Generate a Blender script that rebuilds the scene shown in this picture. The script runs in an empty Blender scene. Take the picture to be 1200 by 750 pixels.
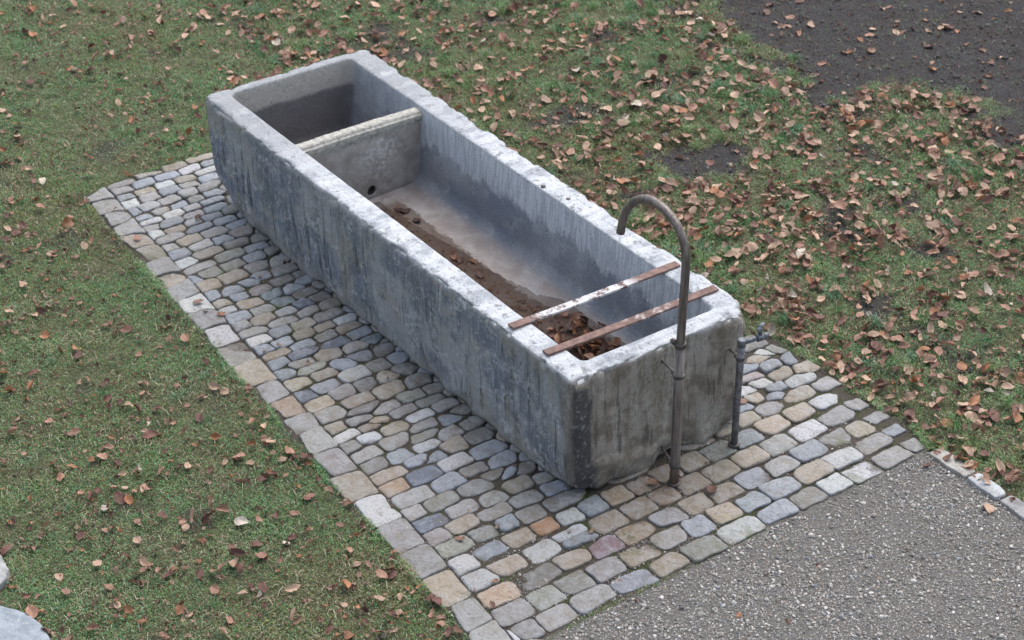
import bpy, bmesh, math, random
import numpy as np
from mathutils import Vector, Matrix

# ------------------------------------------------------------------ scene, camera, light
S = bpy.context.scene
COL = S.collection
CAM_LOC = (-6.22587, 4.81364, 6.06072)
PITCH, ROLL, YAW, FPX = 0.577326, 0.005103, -0.625077, 2610.788
def cam_axes():
    cp, sp, cy, sy = math.cos(PITCH), math.sin(PITCH), math.cos(YAW), math.sin(YAW)
    f = Vector((cy*cp, sy*cp, -sp)); r = Vector((sy, -cy, 0)); u = r.cross(f)
    cr, sr = math.cos(ROLL), math.sin(ROLL)
    return cr*r + sr*u, -sr*r + cr*u, f
cr_, cu_, cf_ = cam_axes()
cam = bpy.data.cameras.new('camera'); camo = bpy.data.objects.new('camera', cam); COL.objects.link(camo)
camo.matrix_world = Matrix(((cr_.x, cu_.x, -cf_.x, CAM_LOC[0]), (cr_.y, cu_.y, -cf_.y, CAM_LOC[1]),
                            (cr_.z, cu_.z, -cf_.z, CAM_LOC[2]), (0, 0, 0, 1)))
cam.sensor_fit = 'HORIZONTAL'; cam.sensor_width = 36.0; cam.lens = 36.0*FPX/1200.0
cam.clip_start = 0.1; cam.clip_end = 300
cam.dof.use_dof = True; cam.dof.focus_distance = 9.2; cam.dof.aperture_fstop = 5.6
S.camera = camo
S.render.resolution_x, S.render.resolution_y = 1024, 640

SUN_EL, SUN_AZ = math.radians(62), math.radians(-62)      # azimuth of the sun in the x-y plane
W = bpy.data.worlds.new('World'); S.world = W; W.use_nodes = True
wt = W.node_tree; wt.nodes.clear()
sky = wt.nodes.new('ShaderNodeTexSky'); sky.sky_type = 'NISHITA'; sky.sun_disc = False
sky.sun_elevation = SUN_EL; sky.sun_rotation = math.pi/2 - SUN_AZ
sky.air_density = 1.0; sky.dust_density = 2.5; sky.ozone_density = 1.0
bg = wt.nodes.new('ShaderNodeBackground'); bg.inputs['Strength'].default_value = 0.12
wo = wt.nodes.new('ShaderNodeOutputWorld')
hs = wt.nodes.new('ShaderNodeHueSaturation'); hs.inputs['Saturation'].default_value = 0.62     # thin overcast
wt.links.new(sky.outputs[0], hs.inputs['Color']); wt.links.new(hs.outputs[0], bg.inputs[0]); wt.links.new(bg.outputs[0], wo.inputs[0])
sl = bpy.data.lights.new('sun', 'SUN'); sl.energy = 1.1; sl.angle = math.radians(60); sl.color = (1.0, 0.96, 0.9)
so = bpy.data.objects.new('sun', sl); COL.objects.link(so)
sd = Vector((math.cos(SUN_EL)*math.cos(SUN_AZ), math.cos(SUN_EL)*math.sin(SUN_AZ), math.sin(SUN_EL)))
so.rotation_euler = sd.to_track_quat('Z', 'Y').to_euler(); so.location = (0, 0, 20)
S.view_settings.view_transform = 'Standard'; S.view_settings.look = 'None'
S.view_settings.exposure = 1.60; S.view_settings.gamma = 1.0; S.view_settings.use_curve_mapping = False

# ------------------------------------------------------------------ helpers
rng = np.random.default_rng(7)
def hash3(ix, iy, iz, s):
    h = (ix.astype(np.int64)*374761393 + iy.astype(np.int64)*668265263 + iz.astype(np.int64)*2147483647 + s*974634777) & 0xffffffff
    h = ((h ^ (h >> 13))*1274126177) & 0xffffffff
    h = (h ^ (h >> 16)) & 0xffffffff
    return h/4294967295.0
def vnoise(P, s=0):
    F = np.floor(P); f = P-F; f = f*f*(3-2*f); I = F.astype(np.int64); r = 0
    for dx in (0, 1):
        for dy in (0, 1):
            for dz in (0, 1):
                w = (f[:, 0] if dx else 1-f[:, 0])*(f[:, 1] if dy else 1-f[:, 1])*(f[:, 2] if dz else 1-f[:, 2])
                r = r + w*hash3(I[:, 0]+dx, I[:, 1]+dy, I[:, 2]+dz, s)
    return r*2-1
def fbm(P, scale, octv=4, s=0, gain=0.5):
    P = np.asarray(P, float)
    if P.shape[1] == 2: P = np.c_[P, np.zeros(len(P))]
    r = 0; a = 1; t = 0
    for o in range(octv):
        r = r + a*vnoise(P*scale*(2.03**o) + 17.3*o, s+o); t += a; a *= gain
    return r/t
def inpoly(P, poly):
    x, y = P[:, 0], P[:, 1]; c = np.zeros(len(P), bool); n = len(poly); j = n-1
    for i in range(n):
        xi, yi = poly[i]; xj, yj = poly[j]
        m = ((yi > y) != (yj > y)) & (x < (xj-xi)*(y-yi)/((yj-yi) or 1e-9)+xi); c ^= m; j = i
    return c
def polydist(P, poly, closed=True):
    d = np.full(len(P), 1e9); n = len(poly)
    for i in range(n if closed else n-1):
        a = np.array(poly[i]); b = np.array(poly[(i+1) % n]); ab = b-a
        t = np.clip(((P[:, :2]-a)@ab)/max(ab@ab, 1e-12), 0, 1)
        d = np.minimum(d, np.linalg.norm(P[:, :2]-(a+t[:, None]*ab), axis=1))
    return d
def sdist(P, poly):
    d = polydist(P, poly); return np.where(inpoly(P, poly), -d, d)
def sstep(a, b, x):
    t = np.clip((x-a)/(b-a), 0, 1); return t*t*(3-2*t)
def link(name, me, mat=None, parent=None):
    o = bpy.data.objects.new(name, me); COL.objects.link(o)
    if mat: me.materials.append(mat)
    if parent: o.parent = parent
    return o
def npmesh(name, V, faces_list, cols=None, smooth=True):
    """faces_list: list of (n,k) index arrays"""
    me = bpy.data.meshes.new(name); V = np.asarray(V, np.float32)
    me.vertices.add(len(V)); me.vertices.foreach_set('co', V.ravel())
    nl = sum(f.size for f in faces_list); nf = sum(len(f) for f in faces_list)
    me.loops.add(nl); me.polygons.add(nf)
    me.loops.foreach_set('vertex_index', np.concatenate([f.ravel() for f in faces_list]).astype(np.int32))
    tot = np.concatenate([np.full(len(f), f.shape[1], np.int32) for f in faces_list])
    st = np.zeros(nf, np.int32); st[1:] = np.cumsum(tot)[:-1]
    me.polygons.foreach_set('loop_start', st); me.polygons.foreach_set('loop_total', tot)
    me.polygons.foreach_set('use_smooth', np.full(nf, smooth))
    me.update(calc_edges=True); me.validate()
    for k, c in (cols or {}).items():
        a = me.color_attributes.new(k, 'FLOAT_COLOR', 'POINT')
        cc = np.ones((len(V), 4), np.float32); cc[:, :c.shape[1]] = c; a.data.foreach_set('color', cc.ravel())
    return me
def tag(o, label=None, cat=None, group=None, kind=None):
    if label: o['label'] = label
    if cat: o['category'] = cat
    if group: o['group'] = group
    if kind: o['kind'] = kind
    return o
def empty(name, loc=(0, 0, 0)):
    o = bpy.data.objects.new(name, None); COL.objects.link(o); o.location = loc; o.empty_display_size = 0.1; return o

class NT:
    def __init__(s, name):
        s.m = bpy.data.materials.new(name); s.m.use_nodes = True; s.t = s.m.node_tree; s.t.nodes.clear()
        s.o = s.t.nodes.new('ShaderNodeOutputMaterial'); s.b = s.t.nodes.new('ShaderNodeBsdfPrincipled')
        s.t.links.new(s.b.outputs[0], s.o.inputs[0]); s.co = s.t.nodes.new('ShaderNodeTexCoord').outputs['Object']
    def set(s, sock, v):
        if isinstance(v, bpy.types.NodeSocket): s.t.links.new(v, sock)
        elif isinstance(v, (tuple, list)) and len(v) == 3 and sock.type == 'RGBA': sock.default_value = (*v, 1)
        else: sock.default_value = v
    def inp(s, **k):
        for a, v in k.items(): s.set(s.b.inputs[a.replace('_', ' ')], v)
    def noise(s, scale, detail=5, rough=0.6, vec=None, dist=0.0, stretch=None, out='Fac'):
        n = s.t.nodes.new('ShaderNodeTexNoise'); n.inputs['Scale'].default_value = scale
        n.inputs['Detail'].default_value = detail; n.inputs['Roughness'].default_value = rough; n.inputs['Distortion'].default_value = dist
        v = vec or s.co
        if stretch:
            mp = s.t.nodes.new('ShaderNodeMapping'); mp.inputs['Scale'].default_value = stretch
            s.t.links.new(v, mp.inputs['Vector']); v = mp.outputs[0]
        s.t.links.new(v, n.inputs['Vector']); return n.outputs[out]
    def voro(s, scale, feature='F1', out='Distance', rnd=1.0):
        n = s.t.nodes.new('ShaderNodeTexVoronoi'); n.feature = feature; n.inputs['Scale'].default_value = scale
        n.inputs['Randomness'].default_value = rnd
        s.t.links.new(s.co, n.inputs['Vector']); return n.outputs[out]
    def ramp(s, f, lo, hi, a=0.0, b=1.0):
        n = s.t.nodes.new('ShaderNodeMapRange'); n.interpolation_type = 'SMOOTHSTEP'
        s.set(n.inputs['Value'], f)
        for k, v in zip(('From Min', 'From Max', 'To Min', 'To Max'), (lo, hi, a, b)): n.inputs[k].default_value = v
        return n.outputs[0]
    def math(s, op, a, b=0.0, c=None):
        n = s.t.nodes.new('ShaderNodeMath'); n.operation = op; s.set(n.inputs[0], a); s.set(n.inputs[1], b)
        if c is not None: s.set(n.inputs[2], c)
        return n.outputs[0]
    def mix(s, f, a, b, mode='MIX'):
        n = s.t.nodes.new('ShaderNodeMix'); n.data_type = 'RGBA'; n.blend_type = mode
        s.set(n.inputs[0], f); s.set(n.inputs[6], a); s.set(n.inputs[7], b); return n.outputs[2]
    def attr(s, name, ch=None):
        n = s.t.nodes.new('ShaderNodeAttribute'); n.attribute_name = name
        if ch is None: return n.outputs['Color']
        p = s.t.nodes.new('ShaderNodeSeparateColor'); s.t.links.new(n.outputs['Color'], p.inputs[0]); return p.outputs[ch]
    def xyz(s, v=None):
        p = s.t.nodes.new('ShaderNodeSeparateXYZ'); s.t.links.new(v or s.co, p.inputs[0]); return p.outputs
    def bump(s, h, strength=0.5, dist=0.01):
        n = s.t.nodes.new('ShaderNodeBump'); n.inputs['Strength'].default_value = strength; n.inputs['Distance'].default_value = dist
        s.set(n.inputs['Height'], h); s.t.links.new(n.outputs[0], s.b.inputs['Normal'])

# ------------------------------------------------------------------ plan of the place (metres; trough corner at the origin, +x along the trough)
TL, TW, TH = 3.255, 1.02, 0.62
LEFT = [(3.693, 0.555), (3.56, 0.576), (3.392, 0.589), (3.256, 0.613), (3.151, 0.602), (2.981, 0.63), (2.836, 0.631), (2.702, 0.643), (2.551, 0.656), (2.414, 0.671), (2.291, 0.675), (2.138, 0.687), (1.939, 0.707), (1.788, 0.736), (1.655, 0.737), (1.539, 0.733), (1.404, 0.737), (1.255, 0.765), (1.102, 0.783), (0.893, 0.782), (0.739, 0.809), (0.535, 0.824), (0.29, 0.833), (0.13, 0.85), (0.044, 0.858), (-0.055, 0.866), (-0.169, 0.878), (-0.273, 0.883), (-0.498, 0.909), (-0.567, 0.91), (-0.723, 0.939)]
TOP = [(3.699, 0.418), (3.738, 0.325), (3.71, 0.219), (3.719, 0.082), (3.725, -0.09), (3.71, -0.204), (3.70, -0.40), (3.30, -0.50)]
RIGHT = [(0.35, -0.9), (0.50, -1.50), (0.469, -1.592), (0.406, -1.603), (0.314, -1.577), (0.226, -1.598), (0.101, -1.608), (-0.09, -1.603), (-0.232, -1.608), (-0.335, -1.598), (-0.441, -1.617), (-0.613, -1.591), (-0.644, -1.566)]
FRONT = [(-0.657, -1.472), (-0.67, -1.31), (-0.674, -1.076), (-0.677, -0.929), (-0.669, -0.79), (-0.672, -0.58), (-0.678, -0.319), (-0.69, 0.01), (-0.683, 0.06), (-0.695, 0.194), (-0.69, 0.249), (-0.681, 0.439), (-0.699, 0.571), (-0.725, 0.75), (-0.76, 0.93)]
PAVE = LEFT + FRONT[::-1] + RIGHT[::-1] + TOP[::-1]
TROUGH = [(0, 0), (TL, 0), (TL, -TW), (0, -TW)]
KERB_Y = -1.56
GRAVEL = [(-0.60, -1.56), (-30, -1.56), (-30, 0.98), (-0.70, 0.95), (-0.68, 0.0)]
SOIL1 = [(4.9, -4.1), (4.3, -3.95), (3.8, -3.80), (3.3, -3.72), (2.95, -3.62), (2.646, -3.55), (2.268, -3.42), (2.116, -3.41), (2.08, -3.647), (2.079, -3.991), (1.898, -4.094), (1.688, -4.165), (1.211, -4.024), (0.9, -4.3), (0.6, -8), (6.5, -8), (6.5, -4)]
SOIL2 = [(2.229, -2.319), (2.253, -2.494), (2.137, -2.712), (1.939, -2.765), (1.789, -2.603), (1.851, -2.347), (1.997, -2.223)]
SPOTS = [(1.605, -3.204, .16), (0.99, -3.0, .15), (0.50, -1.60, .10), (0.62, -2.78, .13), (1.15, -2.69, .14), (2.9, -3.0, .12), (3.6, -2.95, .10), (0.3, -2.2, .10), (4.2, -3.5, .16), (3.6, -3.55, .12), (3.1, -3.4, .10), (1.9, -1.9, .08), (0.9, -1.25, .10)]
SLAB = [(0.765, 2.383), (0.699, 2.337), (0.639, 2.308), (0.558, 2.296), (0.453, 2.302), (0.27, 2.41), (0.465, 2.742), (0.80, 2.572)]
SLABW = [(1.063, 2.245), (1.007, 2.236), (0.935, 2.261), (0.89, 2.294), (0.871, 2.334), (0.943, 2.417), (1.094, 2.388), (1.121, 2.297)]

def soil_mask(P):
    n = fbm(P, 7, 5, 31, .65)*0.42
    m = np.maximum(sstep(0.06, -0.10, sdist(P, SOIL1)+n), sstep(0.03, -0.05, sdist(P, SOIL2)+n*.5))
    for x, y, r in SPOTS:
        m = np.maximum(m, sstep(r, r*0.3, np.hypot(P[:, 0]-x, P[:, 1]-y)+n*.7)*.9)
    right = sstep(-1.1, -1.3, P[:, 1])
    m = np.maximum(m, right*sstep(0.18, 0.5, fbm(P, 3.1, 4, 77))*.85)
    m = np.maximum(m, (1-right)*sstep(0.36, 0.6, fbm(P, 3.6, 4, 78))*.6)
    m = np.maximum(m, sstep(0.07, 0.02, sdist(P, TROUGH))*sstep(-0.9, -1.0, P[:, 1])*.8)
    return m
def gz(P):
    """height of the soil surface"""
    z = -0.012 + 0.014*fbm(P, 2.2, 4, 3) + 0.013*fbm(P, 12, 4, 4)
    z = z + 0.05*sstep(-1.9, -4.5, P[:, 1])*0.4
    sp = sdist(P, PAVE); g = sdist(P, GRAVEL)
    z = np.where(sp < 0.0, -0.0075 + 0.003*fbm(P, 40, 2, 9) + 0.006*fbm(P, 5, 3, 19), z)
    z = np.where((g < 0.0) & (sp > -0.02), -0.012 + 0.004*fbm(P, 5, 3, 8), z)
    return z
def project(P):
    d = P - np.array(CAM_LOC); X = d@np.array(cr_); Y = d@np.array(cu_); Z = d@np.array(cf_)
    return np.c_[600+FPX*X/Z, 375-FPX*Y/Z]
def in_view(P, m):
    q = project(P); return (q[:, 0] > -m) & (q[:, 0] < 1200+m) & (q[:, 1] > -m) & (q[:, 1] < 750+m)

# ------------------------------------------------------------------ ground
def build_ground():
    x0, x1, y0, y1, st = -4.0, 8.5, -8.0, 5.0, 0.025
    xs = np.arange(x0, x1+1e-6, st); ys = np.arange(y0, y1+1e-6, st); nx, ny = len(xs), len(ys)
    X, Y = np.meshgrid(xs, ys, indexing='ij'); P = np.c_[X.ravel(), Y.ravel()]
    Z = gz(P); V = np.c_[P, Z]
    idx = np.arange(nx*ny).reshape(nx, ny)
    F = np.stack([idx[:-1, :-1], idx[1:, :-1], idx[1:, 1:], idx[:-1, 1:]], -1).reshape(-1, 4)
    soil = soil_mask(P); pv = (sdist(P, PAVE) < 0.01)*1.0; gr = sstep(0.012, -0.012, sdist(P, GRAVEL))
    C = np.c_[soil, pv, gr]
    # outer apron to the horizon
    ring = np.concatenate([idx[:, 0], idx[-1, 1:], idx[-2::-1, -1], idx[0, -2:0:-1]])
    c = np.array([(x0+x1)/2, (y0+y1)/2]); extra = []; cur = ring; base = len(V); faces = [F]
    for k, sc in enumerate((1.6, 3.5, 10, 30)):
        Q = c+(P[ring]-c)*sc; zz = 0.012*fbm(Q, 0.6, 3, 5)-0.01
        extra.append(np.c_[Q, zz]); new = base+np.arange(len(ring)); base += len(ring)
        faces.append(np.stack([cur, np.roll(cur, -1), np.roll(new, -1), new], -1)[:, ::-1]); cur = new
        C = np.r_[C, np.c_[np.zeros(len(Q)), np.zeros(len(Q)), (sdist(Q, GRAVEL) < 0)*1.0]]
    V = np.r_[V, *extra]
    return npmesh('ground', V, faces, {'mask': C})
def ground_mat():
    m = NT('ground_soil')
    n1 = m.noise(6, 6, .65); n2 = m.noise(60, 5, .7); n3 = m.noise(220, 4, .7)
    soil = m.mix(m.ramp(n2, .3, .7), (.020, .017, .017), (.066, .053, .048))
    soil = m.mix(m.ramp(m.voro(130), .20, .10), soil, m.mix(m.noise(50), (.05, .046, .045), (.18, .17, .165)))
    soil = m.mix(m.ramp(n1, .45, .6, 0, .7), soil, m.mix(n3, (.024, .022, .024), (.060, .056, .060)))
    turf = m.mix(m.ramp(n2, .35, .68), (.050, .052, .025), (.150, .155, .070))
    turf = m.mix(m.ramp(n1, .45, .65, 0, .6), turf, (.055, .040, .026))
    c = m.mix(m.attr('mask', 0), turf, soil)
    joint = m.mix(m.ramp(n3, .35, .7), (.045, .037, .028), (.140, .116, .090))
    joint = m.mix(m.ramp(m.noise(4.5, 4), .5, .62, 0, .75), joint, m.mix(n2, (.03, .045, .012), (.07, .085, .02)))
    c = m.mix(m.attr('mask', 1), c, joint)
    grav = m.mix(m.ramp(n3, .35, .68), (.105, .098, .088), (.27, .252, .228))
    c = m.mix(m.attr('mask', 2), c, grav)
    m.inp(Base_Color=c, Roughness=.9); m.b.inputs['Specular IOR Level'].default_value = .3
    m.bump(m.math('ADD', n2, m.math('MULTIPLY', n3, .5)), 1.0, .03)
    return m.m
g = link('ground', build_ground(), ground_mat()); tag(g, 'damp brown soil and moss under the grass around the stone trough', kind='structure')

# ------------------------------------------------------------------ cobble paving
STONES = "3.647,0.491,gB;3.5,0.518,gB;3.358,0.536,gB;3.683,0.314,g;3.689,0.146,t;3.684,-0.008,t;3.69,-0.169,t;3.594,-0.181,b;3.597,0.355,g;3.602,0.22,b;3.597,0.082,b;3.601,-0.08,w;3.531,-0.128,w;3.536,0.376,b;3.531,0.25,t;3.531,0.131,w;3.522,0.009,t;3.456,-0.097,b;3.457,0.382,w;3.453,0.27,g;3.452,0.139,b;3.458,0.016,g;3.359,-0.036,g;3.352,0.423,b;3.353,0.32,w;3.364,0.186,g;3.369,0.065,g;3.286,-0.03,b;3.282,0.398,b;3.293,0.277,g;3.286,0.173,b;3.282,0.071,k;3.221,0.027,b;3.217,0.389,w;3.214,0.229,w;3.215,0.135,w;3.153,0.142,g;3.15,0.053,b;3.166,0.429,g;3.133,0.301,b;3.08,0.195,w;3.079,0.1,b;3.073,0.309,t;3.023,0.186,b;3.225,0.523,gB;3.092,0.559,tB;2.938,0.57,tB;2.773,0.581,gB;2.635,0.605,tB;3.065,0.449,w;3.011,0.393,g;2.925,0.151,g;2.933,0.018,b;2.844,0.045,p;2.925,0.443,g;2.93,0.309,t;2.836,0.276,w;2.831,0.159,b;2.752,0.108,k;2.835,0.424,b;2.763,0.293,t;2.664,0.193,n;2.733,0.457,w;2.66,0.4,g;2.591,0.245,g;2.579,0.498,b;2.59,0.379,n;2.48,0.291,t;2.474,0.454,t;2.364,0.373,b;2.379,0.487,b;2.293,0.365,b;2.391,0.242,b;2.595,0.103,b;2.666,0.055,b;2.591,-0.011,k;2.474,0.031,g;2.493,0.135,g;2.38,0.053,k;3.077,-0.05,k;2.727,-0.008,k;2.307,0.008,k;2.396,0.192,b;2.306,0.083,k;2.236,0.003,b;2.36,0.589,wB;2.216,0.623,gB;2.039,0.639,wB;1.861,0.647,gB;2.283,0.268,p;2.285,0.474,t;2.205,0.353,t;2.219,0.215,e;2.125,0.221,e;2.047,0.138,d;2.2,0.113,b;2.131,0.08,k;2.063,0.041,k;2.222,0.504,w;2.135,0.472,b;2.118,0.321,g;2.039,0.236,w;1.977,0.14,g;2.041,0.519,g;2.037,0.378,t;1.975,0.3,g;1.889,0.24,t;1.974,0.486,g;1.895,0.364,b;1.802,0.286,t;1.887,0.485,w;1.809,0.402,b;1.732,0.328,b;1.801,0.52,b;1.732,0.483,t;1.664,0.395,d;1.662,0.512,b;1.594,0.425,g;1.968,0.045,n;1.885,0.11,g;1.806,0.159,t;1.806,0.052,w;1.738,0.081,t;1.741,0.192,n;1.659,0.058,b;1.654,0.174,d;1.581,0.035,e;1.566,0.127,g;1.474,0.024,k;1.592,0.277,t;1.487,0.154,b;1.653,0.65,tB;1.473,0.677,gB;1.319,0.669,oB;1.165,0.69,gB;1.034,0.69,gB;1.562,0.539,b;1.468,0.523,t;1.342,0.565,d;1.46,0.378,t;1.359,0.434,b;1.265,0.53,t;1.472,0.261,b;1.364,0.259,w;1.28,0.388,g;1.274,0.257,k;1.153,0.53,g;1.042,0.577,t;1.161,0.374,t;1.04,0.45,g;0.969,0.552,w;0.971,0.432,t;0.898,0.491,w;1.369,0.013,b;1.368,0.113,g;1.269,0.05,k;1.262,0.149,t;1.145,0.05,k;1.161,0.188,t;1.052,0.131,n;1.046,0.292,g;0.984,0.237,g;0.98,0.095,n;0.91,0.187,w;0.906,0.054,g;0.984,0.386,t;0.807,0.09,b;0.829,0.01,k;1.051,0.015,k;0.811,0.723,gB;0.637,0.742,tB;0.886,0.603,g;0.79,0.566,g;0.799,0.405,g;0.7,0.581,k;0.689,0.446,b;0.692,0.307,w;0.887,0.351,t;0.603,0.576,t;0.611,0.374,b;0.515,0.606,o;0.508,0.443,d;0.403,0.555,g;0.713,0.16,g;0.719,0.028,k;0.62,0.198,t;0.618,0.072,k;0.605,0.328,b;0.509,0.268,w;0.504,0.095,b;0.413,0.221,g;0.39,0.099,b;0.307,0.101,b;0.398,0.375,b;0.304,0.286,g;0.335,0.17,k;0.295,0.04,k;0.204,0.776,gB;0.008,0.794,gB;0.294,0.501,n;0.21,0.425,g;0.188,0.28,g;0.299,0.642,g;0.213,0.61,d;0.106,0.502,t;0.1,0.333,g;0.097,0.646,p;0.004,0.343,b;0.011,0.436,g;0.003,0.615,n;-0.092,0.508,b;-0.104,0.662,w;-0.206,0.505,t;0.103,0.161,g;-0.017,0.049,k;-0.005,0.22,g;-0.1,0.204,O;-0.113,0.089,w;-0.112,-0.043,b;-0.23,-0.041,k;-0.118,-0.179,t;-0.083,0.345,t;-0.23,0.312,w;-0.205,0.158,w;-0.275,0.155,b;-0.366,0.095,P;-0.338,0.227,t;-0.197,0.798,tB;-0.413,0.82,gB;-0.555,0.817,gB;-0.238,0.663,w;-0.369,0.645,o;-0.484,0.645,g;-0.361,0.438,k;-0.488,0.49,n;-0.619,0.69,g;-0.483,0.167,g;-0.477,0.345,k;-0.627,0.338,g;-0.636,0.121,b;-0.499,0,t;-0.626,-0.072,t;-0.12,-0.319,k;-0.1,-0.466,t;-0.106,-0.608,t;-0.228,-0.356,g;-0.247,-0.498,t;-0.361,-0.43,t;-0.377,-0.581,t;-0.235,-0.209,t;-0.364,-0.279,w;-0.483,-0.336,b;-0.481,-0.486,t;-0.368,-0.091,o;-0.46,-0.194,g;-0.498,-0.644,b;-0.614,-0.695,b;-0.613,-0.472,w;-0.619,-0.248,n;0.099,-1.166,t;0.071,-1.27,b;0.009,-1.18,g;0.005,-1.363,t;-0.088,-1.286,t;-0.092,-1.419,w;-0.209,-1.392,g;0.077,-1.084,b;-0.003,-1.022,t;0.039,-0.947,t;-0.099,-1.079,t;-0.233,-1.206,w;-0.115,-0.947,b;0,-0.893,t;-0.241,-1.017,g;-0.349,-1.277,g;-0.241,-0.851,t;-0.355,-1.103,b;-0.371,-0.916,g;-0.478,-1.186,w;-0.477,-1.02,t;-0.352,-0.77,b;-0.368,-1.413,t;-0.471,-1.388,g;-0.602,-1.391,g;-0.607,-1.175,w;-0.611,-1.033,S;-0.617,-0.87,k;-0.495,-0.797,b;0.373,-1.532,n;0.372,-1.464,w;0.357,-1.408,t;0.268,-1.407,b;0.16,-1.542,t;0.248,-1.284,p;0.192,-1.413,t;0.188,-1.269,w;0.179,-1.182,w;0.095,-1.302,b;0.092,-1.437,w;-0.023,-1.551,g;-0.178,-1.565,g;-0.339,-1.552,g;-0.429,-1.568,b;-0.575,-1.558,g;0.415,0.771,wB;0.825,0.217,g;-0.621,0.544,g;-0.244,-0.677,k;-0.102,-0.756,n;-0.009,-0.752,t;-0.649,0.866,gB;-0.717,0.77,t;-0.622,0.779,w;2.50,0.595,gB"
PAL = {'g': (.205, .198, .188), 'b': (.180, .202, .232), 'w': (.35, .355, .355), 't': (.230, .190, .140), 'k': (.120, .114, .103),
       'd': (.060, .078, .120), 'n': (.155, .158, .130), 'p': (.200, .165, .165), 'o': (.250, .180, .115), 'O': (.26, .125, .05),
       'e': (.10, .145, .165), 'P': (.15, .085, .11), 'S': (.42, .42, .41)}
def clip_half(poly, n, c):
    out = []; L = len(poly)
    for i in range(L):
        a, b = poly[i], poly[(i+1) % L]; da, db = a@n-c, b@n-c
        if da <= 0: out.append(a)
        if (da < 0 < db) or (db < 0 < da): out.append(a+(b-a)*(da/(da-db)))
    return out
ROWC = [-.617, -.485, -.364, -.236, -.105, .004]; ROWB = [None, -.551, -.424, -.300, -.170, -.050, .058]
def build_paving():
    R = random.Random(5); seeds = []
    for s in STONES.split(';'):
        x, y, c = s.split(','); seeds.append((float(x), float(y), c[0], 'B' in c[1:]))
    P = np.array([(a[0], a[1]) for a in seeds]); KY = 0.50; LL = np.array(LEFT)[::-1]; BW = .158
    # add stones where the survey of joints left a hole
    for it in range(260):
        cand = np.c_[rng.uniform(-.7, 3.75, 4000), rng.uniform(-1.62, .95, 4000)]
        cand = cand[(sdist(cand, PAVE) < -0.035) & (polydist(cand, LEFT, False) > .17) & (sdist(cand, TROUGH) > -0.10)]
        d = np.hypot(cand[:, None, 0]-P[None, :, 0], (cand[:, None, 1]-P[None, :, 1])*KY).min(1)
        d = d/(1+.62*sstep(.14, -.02, cand[:, 0])); k = d.argmax()
        if d[k] < 0.062: break
        P = np.r_[P, cand[k:k+1]]; seeds.append((cand[k, 0], cand[k, 1], R.choice('gbtkgn'), False))
    print('stones', len(seeds))
    edges = [(np.array(L[i]), np.array(L[i+1])) for L in (LEFT, TOP, RIGHT, FRONT) for i in range(len(L)-1)]
    cen = np.array([1.2, -.2]); VV = []; quads = []; tris = []; CC = []; base = 0
    for i, (x, y, c, big) in enumerate(seeds):
        p = np.array([x, y]); ax, ay = (.13, .20) if big else (.080, .115) if x > .05 else (.085, .150)
        def scl(xx, b): return (.080, .070) if b else (.032+.026*float(sstep(.14, -.04, xx)), .062+.020*float(sstep(.14, -.04, xx)))
        d = P-p; near = [q for q in np.where((np.abs(d[:, 0]) < .3) & (np.abs(d[:, 1]) < .4) & (np.arange(len(P)) != i))[0] if seeds[q][3] == big]
        D = d[near]; tt = np.linspace(0, 2*math.pi, 72, endpoint=False); U = np.c_[np.cos(tt), np.sin(tt)]; so_ = np.array(scl(x, big))
        SN = np.array([scl(P[q, 0], big) for q in near]) if near else np.ones((0, 2)); lo = np.zeros(72); hi = np.minimum(ax/np.maximum(np.abs(U[:, 0]), 1e-6), ay/np.maximum(np.abs(U[:, 1]), 1e-6))
        for _ in range(14):
            m_ = (lo+hi)/2; X_ = U*m_[:, None]; own = ((np.abs(X_)/so_)**4.5).sum(1)
            oth = ((np.abs(X_[:, None, :]-D[None])/SN[None])**4.5).sum(2).min(1) if len(D) else np.full(72, 1e9)
            hi = np.where(own > oth, m_, hi); lo = np.where(own > oth, lo, m_)
        e_, n_, w_, s_ = lo[0], lo[18], lo[36], lo[54]; mid = np.array([(e_-w_)/2, (n_-s_)/2]); sa, sb_ = (e_+w_)/2*1.10, (n_+s_)/2*1.09
        if not big:                                            # worn to a rounded block inside its cell
            pw = R.uniform(3.2, 6.0); l2 = np.zeros(72); h2 = np.full(72, .3)
            for _ in range(14):
                m_ = (l2+h2)/2; X_ = U*m_[:, None]-mid; ins_ = (np.abs(X_[:, 0])/sa)**pw+(np.abs(X_[:, 1])/sb_)**pw < 1; l2 = np.where(ins_, m_, l2); h2 = np.where(ins_, h2, m_)
            lo = np.minimum(lo, np.maximum(l2, lo*.72))
        poly = [v for v in U*lo[:, None]]
        if not big and x < .045:                               # the near courses run in straight rows
            ri = int(np.argmin(np.abs(np.array(ROWC)-x)))
            for bx, sg in ((ROWB[ri], -1), (ROWB[ri+1], 1)):
                if bx is not None: poly = clip_half(poly, np.array([sg, R.uniform(-.06, .06)]), (bx-x)*sg)
                if len(poly) < 3: break
            if len(poly) < 3: continue
        for a, b in edges:
            ab = b-a; t = np.clip(((p-a)@ab)/(ab@ab), 0, 1); qd = (a+t*ab)-p
            if np.linalg.norm(qd) < .25:
                n = np.array([ab[1], -ab[0]]); n /= np.linalg.norm(n)
                if n@(cen-a) > 0: n = -n
                if (p-a)@n < 0: poly = clip_half(poly, n, (a-p)@n)
            if len(poly) < 3: break
        if len(poly) < 3: continue
        ex0, ex1 = x-.2, x+.2; e0 = np.array([ex0, np.interp(ex0, LL[:, 0], LL[:, 1])-BW]); e1 = np.array([ex1, np.interp(ex1, LL[:, 0], LL[:, 1])-BW])
        n = np.array([-(e1-e0)[1], (e1-e0)[0]]); n /= np.linalg.norm(n); n = -n if big else n
        if (p-e0)@n > -.012: n = n if not big else n
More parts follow.
